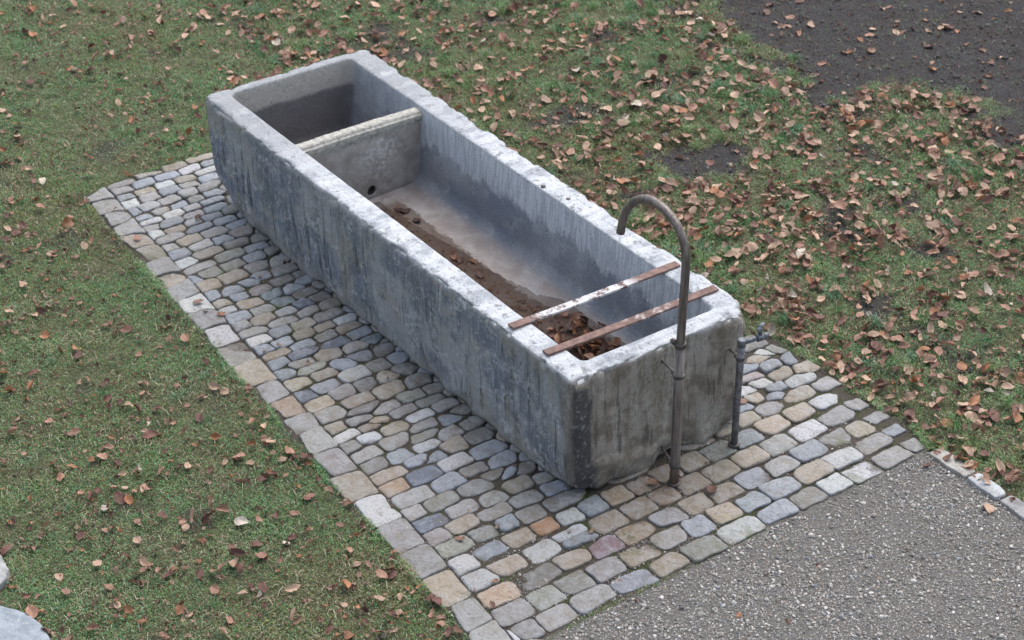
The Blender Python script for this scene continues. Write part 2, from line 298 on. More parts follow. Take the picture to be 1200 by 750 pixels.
        poly = clip_half(poly, n, (e0-p)@n)
        if len(poly) < 3: continue
        # resample, round the corners, shrink for the joint
        poly = np.array(poly); area = 0.5*abs(sum(poly[k][0]*poly[k-1][1]-poly[k-1][0]*poly[k][1] for k in range(len(poly))))
        if area < 0.0012: continue
        cl_ = np.r_[poly, poly[:1]]; sl_ = np.r_[0, np.cumsum(np.linalg.norm(np.diff(cl_, axis=0), axis=1))]; mm_ = 44
        tq = np.linspace(0, sl_[-1], mm_, endpoint=False); q = np.c_[np.interp(tq, sl_, cl_[:, 0]), np.interp(tq, sl_, cl_[:, 1])]; cx = q.mean(0)
        for _ in range(2): q = .25*np.roll(q, 1, 0)+.5*q+.25*np.roll(q, -1, 0)
        nn = len(q); t = np.arange(nn)/nn*2*math.pi; ph = R.uniform(0, 6)
        rad = q-cx; ln = np.linalg.norm(rad, axis=1, keepdims=True)
        gap = R.uniform(.0008, .0036) if not big else .0015
        wob = (R.uniform(-1, 1)*np.cos(2*t+ph)+R.uniform(-1, 1)*np.cos(3*t+ph*2)+R.uniform(-1, 1)*np.cos(5*t+ph*3))[:, None]*.0022
        out = cx+rad*(1-(gap+.001+wob*.9)/np.maximum(ln, .012))
        dome = R.uniform(.003, .008)*(.7 if big or x < -.3 else 1.15); top = R.uniform(-.004, .006)
        tx, ty = R.uniform(-.06, .06), R.uniform(-.06, .06)
        rings = [(1.0, -.034), (1.0, -.010), (.988, -.0045), (.968, -.0008), (.935, .0022), (.85, .0052), (.64, .0080), (.38, .0092), (.18, .0098)]
        V = []
        for s_, z_ in rings:
            zz = z_ if z_ < 0 else z_/.0098*dome
            if big and s_ < .95: zz = zz*.55
            xy = cx+(out-cx)*s_; V.append(np.c_[xy+p, np.full(nn, zz+top)+(xy@np.array([tx, ty]))*(z_ > -.03)])
        V.append(np.array([[*(cx+p), dome*(.55 if big else 1)+top+cx@np.array([tx, ty])]])); V = np.concatenate(V)
        V[:, 2] += np.where(V[:, 2] > -.02, .0040*fbm(V, 24, 3, 100+i)+.0018*fbm(V, 70, 2, 300+i), 0)
        V[:, :2] += .0022*np.c_[vnoise(V*45+i), vnoise(V*45+50+i)]
        for k in range(len(rings)-1):
            a = base+k*nn+np.arange(nn); b = a+nn
            quads.append(np.stack([a, np.roll(a, -1), np.roll(b, -1), b], -1))
        a = base+(len(rings)-1)*nn+np.arange(nn); tris.append(np.stack([a, np.roll(a, -1), np.full(nn, base+len(rings)*nn)], -1))
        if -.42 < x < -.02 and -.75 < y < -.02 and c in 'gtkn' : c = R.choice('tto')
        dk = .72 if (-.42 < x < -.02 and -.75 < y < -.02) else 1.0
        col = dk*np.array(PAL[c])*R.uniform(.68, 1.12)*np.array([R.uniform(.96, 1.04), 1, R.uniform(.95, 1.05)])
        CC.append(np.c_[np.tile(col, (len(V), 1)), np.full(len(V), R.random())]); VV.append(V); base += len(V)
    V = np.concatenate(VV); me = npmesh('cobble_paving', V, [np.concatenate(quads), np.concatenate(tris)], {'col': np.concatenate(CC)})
    return me
def cobble_mat():
    m = NT('cobble_stone'); c = m.attr('col'); at = [n for n in m.t.nodes if n.bl_idname == 'ShaderNodeAttribute'][0]
    off = m.t.nodes.new('ShaderNodeVectorMath'); off.operation = 'MULTIPLY_ADD'
    off.inputs[1].default_value = (1, 1, 1); cmb = m.t.nodes.new('ShaderNodeCombineXYZ')
    k = m.math('MULTIPLY', at.outputs['Alpha'], 37.0)
    for i in range(3): m.t.links.new(k, cmb.inputs[i])
    m.t.links.new(m.co, off.inputs[0]); m.t.links.new(cmb.outputs[0], off.inputs[2]); v = off.outputs[0]
    a = m.noise(18, 6, .65, v, dist=.6); b = m.noise(75, 5, .7, v); d = m.noise(260, 3, .7, v)
    c = m.mix(m.ramp(a, .40, .66, 0, .7), c, m.mix(.6, c, (.30, .31, .32)))
    c = m.mix(m.ramp(a, .50, .34, 0, .7), c, m.mix(.6, c, (.13, .10, .065)))
    c = m.mix(m.ramp(b, .58, .72, 0, .55), c, (.40, .40, .39))
    c = m.mix(m.ramp(b, .46, .34, 0, .7), c, (.06, .055, .05))
    c = m.mix(m.ramp(d, .35, .65, .0, .32), c, (.08, .072, .065))
    # damp, dirty sides down in the joints
    z = m.xyz()[2]
    c = m.mix(m.ramp(m.math('ADD', z, m.math('MULTIPLY', b, .006)), .0015, -.006, 0, .85), c, (.050, .038, .026))
    c = m.mix(m.math('MULTIPLY', m.ramp(m.noise(5, 4), .55, .66), m.ramp(z, .006, -.004, 0, .7)), c, (.06, .07, .02))
    m.inp(Base_Color=c, Roughness=m.ramp(a, .3, .7, .42, .7)); m.b.inputs['Specular IOR Level'].default_value = .45
    m.bump(m.math('ADD', m.math('ADD', a, m.math('MULTIPLY', b, .5)), m.math('MULTIPLY', d, .25)), 1.0, .012)
    return m.m
o = link('cobble_paving', build_paving(), cobble_mat()); tag(o, 'grey and tan rounded cobblestones laid in rows round the trough', kind='structure')

# ------------------------------------------------------------------ stone trough
def lathe_early(profile, seg=20):
    V = []; n = len(profile)
    for k in range(seg):
        a = 2*math.pi*k/seg
        for r_, z in profile: V.append((2.523+z, -.555+r_*math.cos(a), .222+r_*math.sin(a)))
    return npmesh('drain_hole_shade', np.array(V), [np.array([[k*n+j, ((k+1) % seg)*n+j, ((k+1) % seg)*n+j+1, k*n+j+1] for k in range(seg) for j in range(n-1)])])
def dark_hole():
    m = NT('hole_shade_dark'); m.inp(Base_Color=m.mix(m.noise(60), (.008, .008, .007), (.025, .022, .018)), Roughness=.7); return m.m  # near-black colour stands in for the shade inside the drain hole
def rrect(x0, x1, y0, y1, r, nl=230, ns=72, nc=12):
    """rounded rectangle, counter-clockwise from above, same count of points whatever its size; r may be 4 radii"""
    rs = r if isinstance(r, (list, tuple)) else (r,)*4       # corners: (x0,y1)near-left, (x0,y0), (x1,y0), (x1,y1)
    P = []
    cs = [((x0, y1), rs[0], math.pi/2), ((x0, y0), rs[1], math.pi), ((x1, y0), rs[2], 1.5*math.pi), ((x1, y1), rs[3], 0)]
    arcs = []
    for (cx, cy), rr, a0 in cs:
        ox = cx+rr if cx == x0 else cx-rr; oy = cy+rr if cy == y0 else cy-rr
        arcs.append([(ox+rr*math.cos(a0+k/nc*math.pi/2), oy+rr*math.sin(a0+k/nc*math.pi/2)) for k in range(nc+1)])
    cnt = (ns, nl, ns, nl)
    for i in range(4):
        P += arcs[i]; a = np.array(arcs[i][-1]); b = np.array(arcs[(i+1) % 4][0])
        for k in range(1, cnt[i]): P.append(tuple(a+(b-a)*k/cnt[i]))
    return np.array(P)
IX0, IX1, IY0, IY1 = 0.10, 3.193, -0.882, -0.130
FLOOR = 0.172
def floor_z(P):
    return FLOOR + 0.055*(-P[:, 1]-0.640-.10*sstep(1.25, .95, P[:, 0])) + 0.010*(P[:, 0]-1.6)/1.5 + 0.0022*fbm(P, 7, 4, 61) + 0.001*fbm(P, 30, 3, 62)
def build_trough():
    rings = []; zone = []
    for ins in (.30, .12, .05):
        rings.append((rrect(ins-.02, TL-ins-.02, -TW+ins, -ins-.02, .07), -0.004+.0*ins)); zone.append((0, 0))
    nz = 40
    for k in range(nz+1):
        t = k/nz; z = -.004+(TH-.004+.004-.012)*t; tp = (1-t)
        bul = -.012*math.sin(math.pi*t)
        rings.append((rrect(-.022*tp+bul*.5, TL+.0*tp-.02*tp, -TW+.012*tp, -.022*tp-bul*.3, (.028+.02*tp, .045+.05*tp, .04, .05)), z)); zone.append((0, 0))
    for e, dz in ((.003, -.005), (.008, -.0015), (.014, 0)):
        rings.append((rrect(e, TL-e, -TW+e, -e, (.05, .06, .05, .055)), TH+dz)); zone.append((0, 0))
    for k in range(1, 9):
        t = k/9
        rings.append((rrect(.014+(IX0-.022)*t, TL-.014+(IX1+.008-TL+.014)*t, -TW+.014+(IY0-.008+TW-.014)*t, -.014+(IY1+.008+.014)*t, (.04, .05, .045, .05)), TH)); zone.append((0, 0))
    for e, dz in ((.006, -.0005), (.002, -.003), (-.002, -.010)):
        rings.append((rrect(IX0-e, IX1+e, IY0-e, IY1+e, .035), TH+dz)); zone.append((.6, 0))
    fz = FLOOR; fr = .085; ni = 26
    for k in range(1, ni+1):
        t = k/ni; z = TH-.010-(TH-.010-fz-fr)*t; e = -.002-.022*t
        rings.append((rrect(IX0-e, IX1+e, IY0-e, IY1+e, .035+.03*t), z)); zone.append((1, 0))
    for k in range(1, 11):
        a = k/10*math.pi/2; e = -.024-fr*(1-math.cos(a)); z = fz+fr*(1-math.sin(a))
        rings.append((rrect(IX0-e, IX1+e, IY0-e, IY1+e, max(.065-.05*k/10, .01)), z)); zone.append((1, k/10))
    e0 = -.024-fr; hw = (IY1-IY0)/2+e0
    for k in range(1, 20):
        s = k/20; e = e0-hw*s
        rings.append((rrect(IX0-e, IX1+e, IY0-e, IY1+e, .01*(1-s)+.0005), fz)); zone.append((1, 1))
    n = len(rings[0][0]); V = np.concatenate([np.c_[p, np.full(n, z)] for p, z in rings]); Z = np.repeat(np.array(zone), n, 0)
    idx = np.arange(len(rings)*n).reshape(-1, n); a, b = idx[:-1], idx[1:]
    F = np.stack([a, np.roll(a, -1, 1), np.roll(b, -1, 1), b], -1).reshape(-1, 4)
    fl = Z[:, 1]; fzv = floor_z(V)
    V[:, 2] += np.where(fl > 0, fl*(fzv-FLOOR), 0)
    # the worn underside: the far end is cut up, near corners are rounded off
    x, y, z = V.T; out = Z[:, 0] == 0
    lift = .20*np.clip((x-2.80)/.45, 0, 1)**1.6 + .10*np.clip(1-np.hypot(x-0, y+TW)/.20, 0, 1)**1.2 + .03*np.clip(1-np.hypot(x, y)/.15, 0, 1)
    lift += .016*fbm(V*[1, 1, 0], 5, 3, 44)+.012
    V[:, 2] += np.where(out & (z < .4), lift*(1-np.clip(z, 0, .4)/.4)**1.3, 0)
    # normals, then roughness of the stone
    me = npmesh('t', V, [F]); N = np.empty(len(V)*3, np.float32); me.vertices.foreach_get('normal', N); N = N.reshape(-1, 3)
    bpy.data.meshes.remove(me)
    amp = np.where(out, 1.0, .45)
    d = amp*(.0075*fbm(V, 2.6, 3, 11)+.0050*fbm(V, 9, 4, 12)+.0022*fbm(V, 38, 3, 13))
    rim = sstep(.05, .0, np.abs(V[:, 2]-TH))*np.where(out, 1, .5)
    dep = np.minimum(np.minimum(V[:, 0], TL-V[:, 0]), np.minimum(-V[:, 1], V[:, 1]+TW))
    edge = rim*sstep(.035, .0, np.abs(dep))
    d -= edge*(.022*sstep(.0, .5, fbm(V, 18, 4, 21))+.014*sstep(.15, .55, fbm(V, 6, 3, 22))+.001)
    endf = np.where(out & (np.abs(V[:, 0]) < .05), 1.0, 0)
    d -= endf*.009*sstep(-.098, -.112, V[:, 1]+.006*fbm(V, 9, 2, 55))*sstep(.20, .10, -V[:, 1]-.55+.0)
    zl = .165+.14*V[:, 1]+.022*fbm(V, 12, 3, 56); d += endf*.024*sstep(zl+.006, zl-.006, V[:, 2])*sstep(-.50, -.44, V[:, 1])*sstep(-.09, -.12, V[:, 1])
    gr_ = np.abs((V[:, 1]+.075)+.5*(V[:, 0]-.0)*.9); d -= np.where((V[:, 2] > TH-.03) & (V[:, 0] < .11) & (V[:, 1] > -.16), .010*sstep(.010, .003, gr_), 0)
    low = np.where(out, sstep(.14, .0, V[:, 2]-.0), 0); d += low*(.034*fbm(V, 8, 4, 23))
    V = V+N*d[:, None]
    # rims are not level: shallow tool hollows, the left one worn towards the near end
    V[:, 2] += rim*(.0045*fbm(V, 4.5, 3, 33)+.003*fbm(V*[1, .3, 1], 14, 2, 34))
    # chipped near right corner
    cd = np.hypot(V[:, 0]-.0, V[:, 1]+TW+.01); V[:, 2] -= np.where(out & (V[:, 2] > .5), .045*sstep(.11, .02, cd+.02*fbm(V, 20, 2, 9)), 0)
    V[:, 0] += np.where(out, .02*sstep(.13, .0, cd)*sstep(.4, .62, V[:, 2]), 0)
    C = np.c_[Z[:, 0], fl, np.clip(edge, 0, 1)]
    return npmesh('basin', V, [F], {'zone': C})

def stone_mat():
    m = NT('weathered_limestone'); X = m.xyz(); zo = [m.attr('zone', i) for i in range(3)]
    geo = m.t.nodes.new('ShaderNodeNewGeometry'); N = m.xyz(geo.outputs['Normal'])
    n_big = m.noise(2.2, 5, .6); n_mid = m.noise(9, 6, .65); n_fine = m.noise(42, 6, .72); n_gr = m.noise(170, 4, .7)
    streak = m.noise(1, 6, .68, stretch=(26, 26, 2.2)); streak2 = m.noise(1, 5, .65, stretch=(70, 70, 5)); streak3 = m.noise(1, 4, .6, stretch=(7, 7, 1.1))
    # long outer sides
    side = m.mix(m.ramp(n_big, .44, .56), (.140, .162, .200), (.275, .282, .288))
    side = m.mix(m.ramp(streak3, .50, .60, 0, .55), side, (.125, .132, .132)); side = m.mix(m.math('MULTIPLY', m.ramp(n_mid, .50, .60), m.ramp(n_fine, .40, .60)), side, (.33, .345, .365))
    side = m.mix(m.ramp(streak2, .52, .62, 0, .6), side, (.34, .36, .385))
    side = m.mix(m.ramp(streak, .55, .61, 0, .85), side, (.060, .063, .066))
    side = m.mix(m.ramp(n_fine, .56, .64, 0, .65), side, (.42, .43, .44))
    side = m.mix(m.ramp(n_fine, .42, .30, 0, .6), side, (.075, .075, .078))
    foot = m.ramp(m.math('ADD', X[2], m.math('MULTIPLY', n_mid, .16)), .22, .08, 0, .75)
    side = m.mix(foot, side, m.mix(n_fine, (.17, .16, .135), (.27, .26, .235)))
    topd = m.ramp(m.math('SUBTRACT', X[2], m.math('MULTIPLY', n_mid, .10)), .46, .56, 0, .45)
    side = m.mix(topd, side, m.mix(n_fine, (.13, .13, .12), (.25, .255, .255)))
    side = m.mix(m.math('MULTIPLY', m.ramp(m.noise(4.5, 5, .65), .53, .60, 0, .6), m.ramp(n_fine, .40, .55)), side, (.25, .225, .175))
    side = m.mix(m.math('MULTIPLY', m.ramp(m.noise(6.5, 5, .7), .55, .62, 0, .7), m.ramp(n_fine, .45, .55)), side, (.44, .45, .46))
    side = m.mix(m.math('MULTIPLY', m.ramp(m.noise(7.7, 5, .7, stretch=(1, 1, .45)), .56, .63, 0, .7), m.ramp(n_fine, .60, .45)), side, (.065, .068, .070))
    # near end: browner, stained
    end = m.mix(m.ramp(n_mid, .40, .60), (.135, .115, .088), (.250, .225, .190)); end = m.mix(m.math('MULTIPLY', m.ramp(streak3, .50, .58), m.ramp(n_fine, .42, .56, .2, .9)), end, (.34, .325, .295))
    end = m.mix(m.ramp(streak, .54, .62, 0, .75), end, (.060, .054, .042))
    end = m.mix(m.ramp(n_fine, .6, .74, 0, .4), end, (.36, .36, .35))
    end = m.mix(m.ramp(streak3, .52, .66, 0, .5), end, (.115, .095, .055))
    isend = m.ramp(m.math('ADD', X[0], m.math('MULTIPLY', n_mid, .10)), .17, .06)
    blk = m.math('ADD', m.math('ABSOLUTE', m.math('ADD', X[1], m.math('ADD', .072, m.math('MULTIPLY', n_mid, -.04)))), m.math('MULTIPLY', X[0], .55))
    body = m.mix(isend, side, end)
    stain = m.math('MULTIPLY', m.ramp(m.math('ADD', blk, m.math('ADD', m.math('MULTIPLY', streak, .20), m.math('MULTIPLY', n_fine, .05))), .205, .135), m.ramp(m.math('ADD', X[2], m.math('MULTIPLY', n_mid, .1)), .645, .60))
    body = m.mix(m.math('MULTIPLY', stain, .93), body, m.mix(m.ramp(n_fine, .52, .66), (.032, .032, .036), (.20, .20, .20)))
    # yellow-ochre run beside the near corner on the long side
    och = m.math('MULTIPLY', m.ramp(m.math('ABSOLUTE', m.math('SUBTRACT', X[0], .42)), .16, .02), m.ramp(streak, .5, .64))
    body = m.mix(m.math('MULTIPLY', och, m.ramp(X[2], .45, .2, 0, .6)), body, (.17, .14, .075))
    # inside walls
    ins = m.mix(m.ramp(n_big, .40, .60), (.190, .212, .250), (.275, .290, .310))
    ins = m.mix(m.ramp(n_mid, .50, .62, 0, .6), ins, (.36, .375, .395))
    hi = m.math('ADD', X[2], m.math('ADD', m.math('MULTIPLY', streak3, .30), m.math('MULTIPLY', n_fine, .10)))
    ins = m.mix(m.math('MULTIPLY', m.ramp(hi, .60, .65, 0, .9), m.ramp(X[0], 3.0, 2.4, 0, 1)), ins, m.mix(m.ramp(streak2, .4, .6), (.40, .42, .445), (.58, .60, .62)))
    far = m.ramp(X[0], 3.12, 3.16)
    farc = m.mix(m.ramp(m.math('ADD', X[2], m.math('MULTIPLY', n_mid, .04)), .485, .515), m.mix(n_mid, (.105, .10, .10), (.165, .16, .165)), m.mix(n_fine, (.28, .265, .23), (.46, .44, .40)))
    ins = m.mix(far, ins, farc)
    ins = m.mix(m.ramp(n_fine, .42, .32, 0, .5), ins, (.09, .09, .095))
    fl = m.mix(m.ramp(n_mid, .35, .7), (.30, .255, .230), (.42, .385, .365))
    fl = m.mix(m.ramp(n_big, .5, .65, 0, .5), fl, (.34, .34, .35))
    wet = m.ramp(m.math('SUBTRACT', m.math('ADD', X[1], m.math('ADD', m.math('MULTIPLY', n_fine, .09), m.math('MULTIPLY', n_mid, .09))), m.ramp(X[0], .95, 1.25, -.10, 0)), -.575, -.562)
    wet = m.math('MULTIPLY', wet, m.ramp(X[0], 2.42, 2.35))
    wet = m.math('MULTIPLY', wet, m.ramp(m.math('ADD', n_fine, m.math('MULTIPLY', n_mid, .5)),   .60, .68, 1, .86)); fl = m.mix(m.math('MULTIPLY', wet, .90), fl, m.mix(n_fine, (.036, .022, .014), (.120, .070, .043)))
    cell2 = m.ramp(X[0], 2.50, 2.52); fl = m.mix(m.math('MULTIPLY', cell2, .6), fl, (.13, .10, .085))
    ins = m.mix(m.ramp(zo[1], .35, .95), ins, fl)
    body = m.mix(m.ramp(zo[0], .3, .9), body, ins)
    # lichen-pale rim
    rim = m.mix(m.ramp(n_mid, .42, .56), (.29, .305, .33), (.44, .455, .475))
    rim = m.mix(m.ramp(m.noise(1, 4, .6, stretch=(14, 3, 14)), .45, .60, 0, .75), rim, (.55, .56, .575))
    rim = m.mix(m.ramp(n_fine, .44, .36, 0, .7), rim, (.16, .155, .15))
    rim = m.mix(m.ramp(m.noise(16, 5, .7), .57, .62, 0, .75), rim, (.17, .175, .18))
    rim = m.mix(m.math('MULTIPLY', m.ramp(X[0], 1.9, 2.9), m.ramp(n_mid, .3, .6, .35, .9)), rim, (.26, .265, .27))
    rim = m.mix(m.ramp(n_gr, .38, .30, 0, .5), rim, (.08, .08, .08))
    up = m.math('MULTIPLY', m.ramp(N[2], .45, .80), m.ramp(X[2], .50, .56))
    band = m.ramp(m.math('SUBTRACT', X[2], m.math('MULTIPLY', n_fine, .05)), .560, .590, 0, .6)
    c = m.mix(m.math('MAXIMUM', up, m.math('MULTIPLY', band, m.math('SUBTRACT', 1, zo[0]))), body, rim)
    pits = m.ramp(m.voro(75), .16, .06, 0, .6); c = m.mix(m.math('MULTIPLY', pits, m.ramp(n_mid, .45, .6)), c, (.05, .05, .05)); c = m.mix(m.ramp(n_gr, .44, .32, 0, .45), c, (.06, .06, .062)); c = m.mix(m.ramp(n_gr, .60, .72, 0, .35), c, (.42, .43, .44))
    m.inp(Base_Color=c, Roughness=m.ramp(wet, 0, 1, .78, .5)); m.b.inputs['Specular IOR Level'].default_value = .35
    h = m.math('ADD', m.math('ADD', n_fine, m.math('MULTIPLY', n_gr, .45)), m.math('MULTIPLY', pits, -.6))
    m.bump(h, 1.0, .016)
    return m.m
STONE = stone_mat()
trough = empty('stone_trough', (1.6, -.5, 0))
tag(trough, 'long weathered grey limestone trough with two basins standing on the cobbles', 'stone trough')
def child(name, me, mat, parent):
    o = link(name, me, mat); o.parent = parent; o.matrix_parent_inverse = parent_inv(parent); return o
def parent_inv(p):
    M = Matrix.Translation(p.location)
    q = p.parent
    while q: q = q.parent
    return M.inverted() if p.type == 'EMPTY' else Matrix.Identity(4)
child('basin', build_trough(), STONE, trough)

def partition():
    """slab between the two basins, its sides let into the walls, with a drain hole at the foot"""
    nx, ny, nz = 6, 90, 50
    x0, x1, y0, y1, z0, z1 = 2.482, 2.560, IY0-.012, IY1+.012, .12, .600
    bm = bmesh.new(); bmesh.ops.create_cube(bm, size=1)
    bmesh.ops.scale(bm, vec=(x1-x0, y1-y0, z1-z0), verts=bm.verts); bmesh.ops.translate(bm, vec=((x0+x1)/2, (y0+y1)/2, (z0+z1)/2), verts=bm.verts)
    bmesh.ops.bevel(bm, geom=[e for e in bm.edges if abs(e.verts[0].co.y-e.verts[1].co.y) > .1 and e.verts[0].co.z > .4], offset=.014, segments=3, affect='EDGES')
    for ax, n in ((1, ny), (2, nz)):
        for k in range(1, n):
            v = (y0+(y1-y0)*k/n) if ax == 1 else (z0+(z1-z0)*k/n)
            bmesh.ops.bisect_plane(bm, geom=bm.verts[:]+bm.edges[:]+bm.faces[:], plane_co=(0, v, 0) if ax == 1 else (0, 0, v), plane_no=(0, 1, 0) if ax == 1 else (0, 0, 1))
    me = bpy.data.meshes.new('partition'); bm.to_mesh(me); bm.free()
    cut = bpy.data.meshes.new('cut'); bm = bmesh.new(); bmesh.ops.create_cone(bm, cap_ends=True, segments=20, radius1=.028, radius2=.028, depth=.3)
    bmesh.ops.rotate(bm, cent=(0, 0, 0), matrix=Matrix.Rotation(math.pi/2, 3, 'Y'), verts=bm.verts); bmesh.ops.translate(bm, vec=(2.49, -.555, .222), verts=bm.verts)
    bm.to_mesh(cut); bm.free()
    a = bpy.data.objects.new('a', me); b = bpy.data.objects.new('b', cut); COL.objects.link(a); COL.objects.link(b)
    md = a.modifiers.new('b', 'BOOLEAN'); md.operation = 'DIFFERENCE'; md.object = b; md.solver = 'EXACT'
    bpy.context.view_layer.update(); dg = bpy.context.evaluated_depsgraph_get(); r = bpy.data.meshes.new_from_object(a.evaluated_get(dg))
    bpy.data.objects.remove(a); bpy.data.objects.remove(b)
    n = len(r.vertices); V = np.empty(n*3, np.float32); N = np.empty(n*3, np.float32); r.vertices.foreach_get('co', V); r.vertices.foreach_get('normal', N)
    V = V.reshape(-1, 3).astype(float); N = N.reshape(-1, 3)
    V += N*(.004*fbm(V, 10, 4, 71)+.002*fbm(V, 40, 3, 72))[:, None]; V[:, 2] += np.where(V[:, 2] > .55, .004*fbm(V, 8, 4, 73)-.012*np.abs(V[:, 1]+.5), 0)
    V[:, 0] -= np.where(V[:, 2] > .53, .008*sstep(.53, .56, V[:, 2]), 0)*(V[:, 0] < 2.52)
    r.vertices.foreach_set('co', V.astype(np.float32).ravel()); r.materials.clear()
    for p in r.polygons: p.use_smooth = True
    r.name = 'partition'; return r
def partition_mat():
    m = NT('concrete_partition'); X = m.xyz(); a = m.noise(9, 6, .65); b = m.noise(45, 6, .72); c3 = m.noise(160, 4)
    c = m.mix(m.ramp(a, .35, .65), (.225, .205, .185), (.33, .31, .285))
    sp = m.math('MULTIPLY', m.ramp(m.math('ADD', m.math('ABSOLUTE', m.math('ADD', X[1], .62)), m.math('ABSOLUTE', m.math('SUBTRACT', X[2], .43))), .22, .05), m.ramp(b, .46, .62))
    c = m.mix(m.math('MULTIPLY', sp, .8), c, (.50, .49, .47))
    top = m.ramp(m.math('ADD', X[2], m.math('MULTIPLY', a, .03)), .535, .555)
    c = m.mix(top, c, m.mix(m.ramp(b, .36, .60), (.20, .19, .165), (.36, .345, .305)))
    c = m.mix(m.ramp(m.math('ADD', X[2], m.math('MULTIPLY', a, .06)), .25, .21, 0, .5), c, (.13, .10, .08))
    c = m.mix(m.ramp(b, .40, .30, 0, .6), c, (.07, .07, .065))
    m.inp(Base_Color=c, Roughness=.85); m.bump(m.math('ADD', b, m.math('MULTIPLY', c3, .4)), .7, .010)
    return m.m
child('partition', partition(), partition_mat(), trough)

HOLE_SHADE_LINING = lathe_early([(.0279, -.031), (.0279, .031), (.0255, .031), (.0255, -.031), (.0279, -.031)])  # lining added only to darken the drain hole
child('drain_hole_shade', HOLE_SHADE_LINING, dark_hole(), trough)
def rust_mat(name, white, seed):
    m = NT(name); n = m.noise(24, 6, .7); f = m.noise(120, 4, .7); X = m.xyz()
    c = m.mix(m.ramp(n, .35, .65), (.075, .045, .038), (.17, .10, .08))
    c = m.mix(m.ramp(f, .55, .7, 0, .6), c, (.26, .15, .10))
    if white == 1: k = m.math('MULTIPLY', m.ramp(m.math('ABSOLUTE', m.math('ADD', X[1], .44)), .33, .22), m.ramp(m.math('ADD', n, m.math('MULTIPLY', f, .3)), .58, .66, 0, .9))
    else: k = m.math('MULTIPLY', m.ramp(m.math('ABSOLUTE', m.math('ADD', X[1], .62)), .22, .05), m.ramp(m.math('ADD', n, m.math('MULTIPLY', f, .3)), .66, .76, 0, .6))
    c = m.mix(m.math('MULTIPLY', k, .9), c, (.44, .45, .46))
    m.inp(Base_Color=c, Roughness=.8, Metallic=.1); m.bump(m.math('ADD', n, f), .5, .004); return m.m
def strap(pa, pb, w, h, n=40):
    pa, pb = Vector(pa), Vector(pb); d = (pb-pa).normalized(); s = d.cross(Vector((0, 0, 1))).normalized(); V = []; r = .0015
    prof = [(-w/2, 0), (-w/2, h-r), (-w/2+r, h), (w/2-r, h), (w/2, h-r), (w/2, 0)]
    for k in range(n+1):
        c = pa.lerp(pb, k/n)+Vector((0, 0, -.004*math.sin(math.pi*k/n)))
        for a, b in prof: V.append(c+s*(a+random.uniform(-.0006, .0006))+Vector((0, 0, b+random.uniform(-.0004, .0004))))
    P = len(prof); F = [np.array([[k*P+j, k*P+(j+1) % P, (k+1)*P+(j+1) % P, (k+1)*P+j] for k in range(n) for j in range(P)]), np.array([list(range(P))[::-1], [n*P+j for j in range(P)]])]
    return npmesh('iron_bar', np.array([tuple(v) for v in V]), F, smooth=False)
random.seed(3)
b1 = child('iron_bar', strap((.497, -.030, .6235), (.482, -.975, .6235), .044, .010), rust_mat('rusty_iron_limed', 1, 0), trough); b1['label'] = 'flat iron bar crusted white along its middle'
b2 = child('iron_bar', strap((.237, -.030, .6235), (.219, -.985, .6235), .044, .010), rust_mat('rusty_iron', 0, 0), trough); b2['label'] = 'rust-brown flat iron bar nearest the spout'

# dark iron stubs added in place of small holes in the right rim
def lathe(profile, seg=16, name='m'):
    V = []; P = len(profile)
    for k in range(seg):
        a = 2*math.pi*k/seg
        for r, z in profile: V.append((r*math.cos(a), r*math.sin(a), z))
    F = [np.array([[k*P+j, ((k+1) % seg)*P+j, ((k+1) % seg)*P+j+1, k*P+j+1] for k in range(seg) for j in range(P-1)])]
    return npmesh(name, np.array(V), F)
def dark_iron():
    m = NT('dark_iron'); n = m.noise(40, 5, .7); m.inp(Base_Color=m.mix(m.ramp(n, .35, .65), (.035, .033, .033), (.10, .085, .075)), Roughness=.6, Metallic=.5); m.bump(n, .4, .003); return m.m
IRON = dark_iron()
for x, y in ((1.435, -.90), (1.262, -.925)):
    me = lathe([(0.0001, .008), (.009, .0075), (.012, .004), (.014, -.01)], 12); me.transform(Matrix.Translation((x, y, TH+.002)))
    child('rim_hole_stub', me, IRON, trough)

# ------------------------------------------------------------------ puddle in the trough
def puddle():
    xs = np.linspace(.16, 2.44, 120); ys = np.linspace(-.86, -.16, 60); X, Y = np.meshgrid(xs, ys, indexing='ij'); P = np.c_[X.ravel(), Y.ravel()]
    idx = np.arange(len(P)).reshape(120, 60); F = np.stack([idx[:-1, :-1], idx[1:, :-1], idx[1:, 1:], idx[:-1, 1:]], -1).reshape(-1, 4)
    z = np.full(len(P), FLOOR+.0012); keep = (floor_z(P) < FLOOR+.0016)[F].all(1)
    F = F[keep]; used = np.unique(F); mp = np.zeros(len(P), int); mp[used] = np.arange(len(used))
    return npmesh('puddle', np.c_[P, z][used], [mp[F]])
m = NT('brown_water'); m.inp(Base_Color=(.050, .028, .018), Roughness=.06, Alpha=.35, IOR=1.33); m.bump(m.noise(14, 2), .08, .003)
o = link('puddle', puddle(), m.m); tag(o, 'shallow brown rainwater puddle lying along the trough floor', 'puddle')

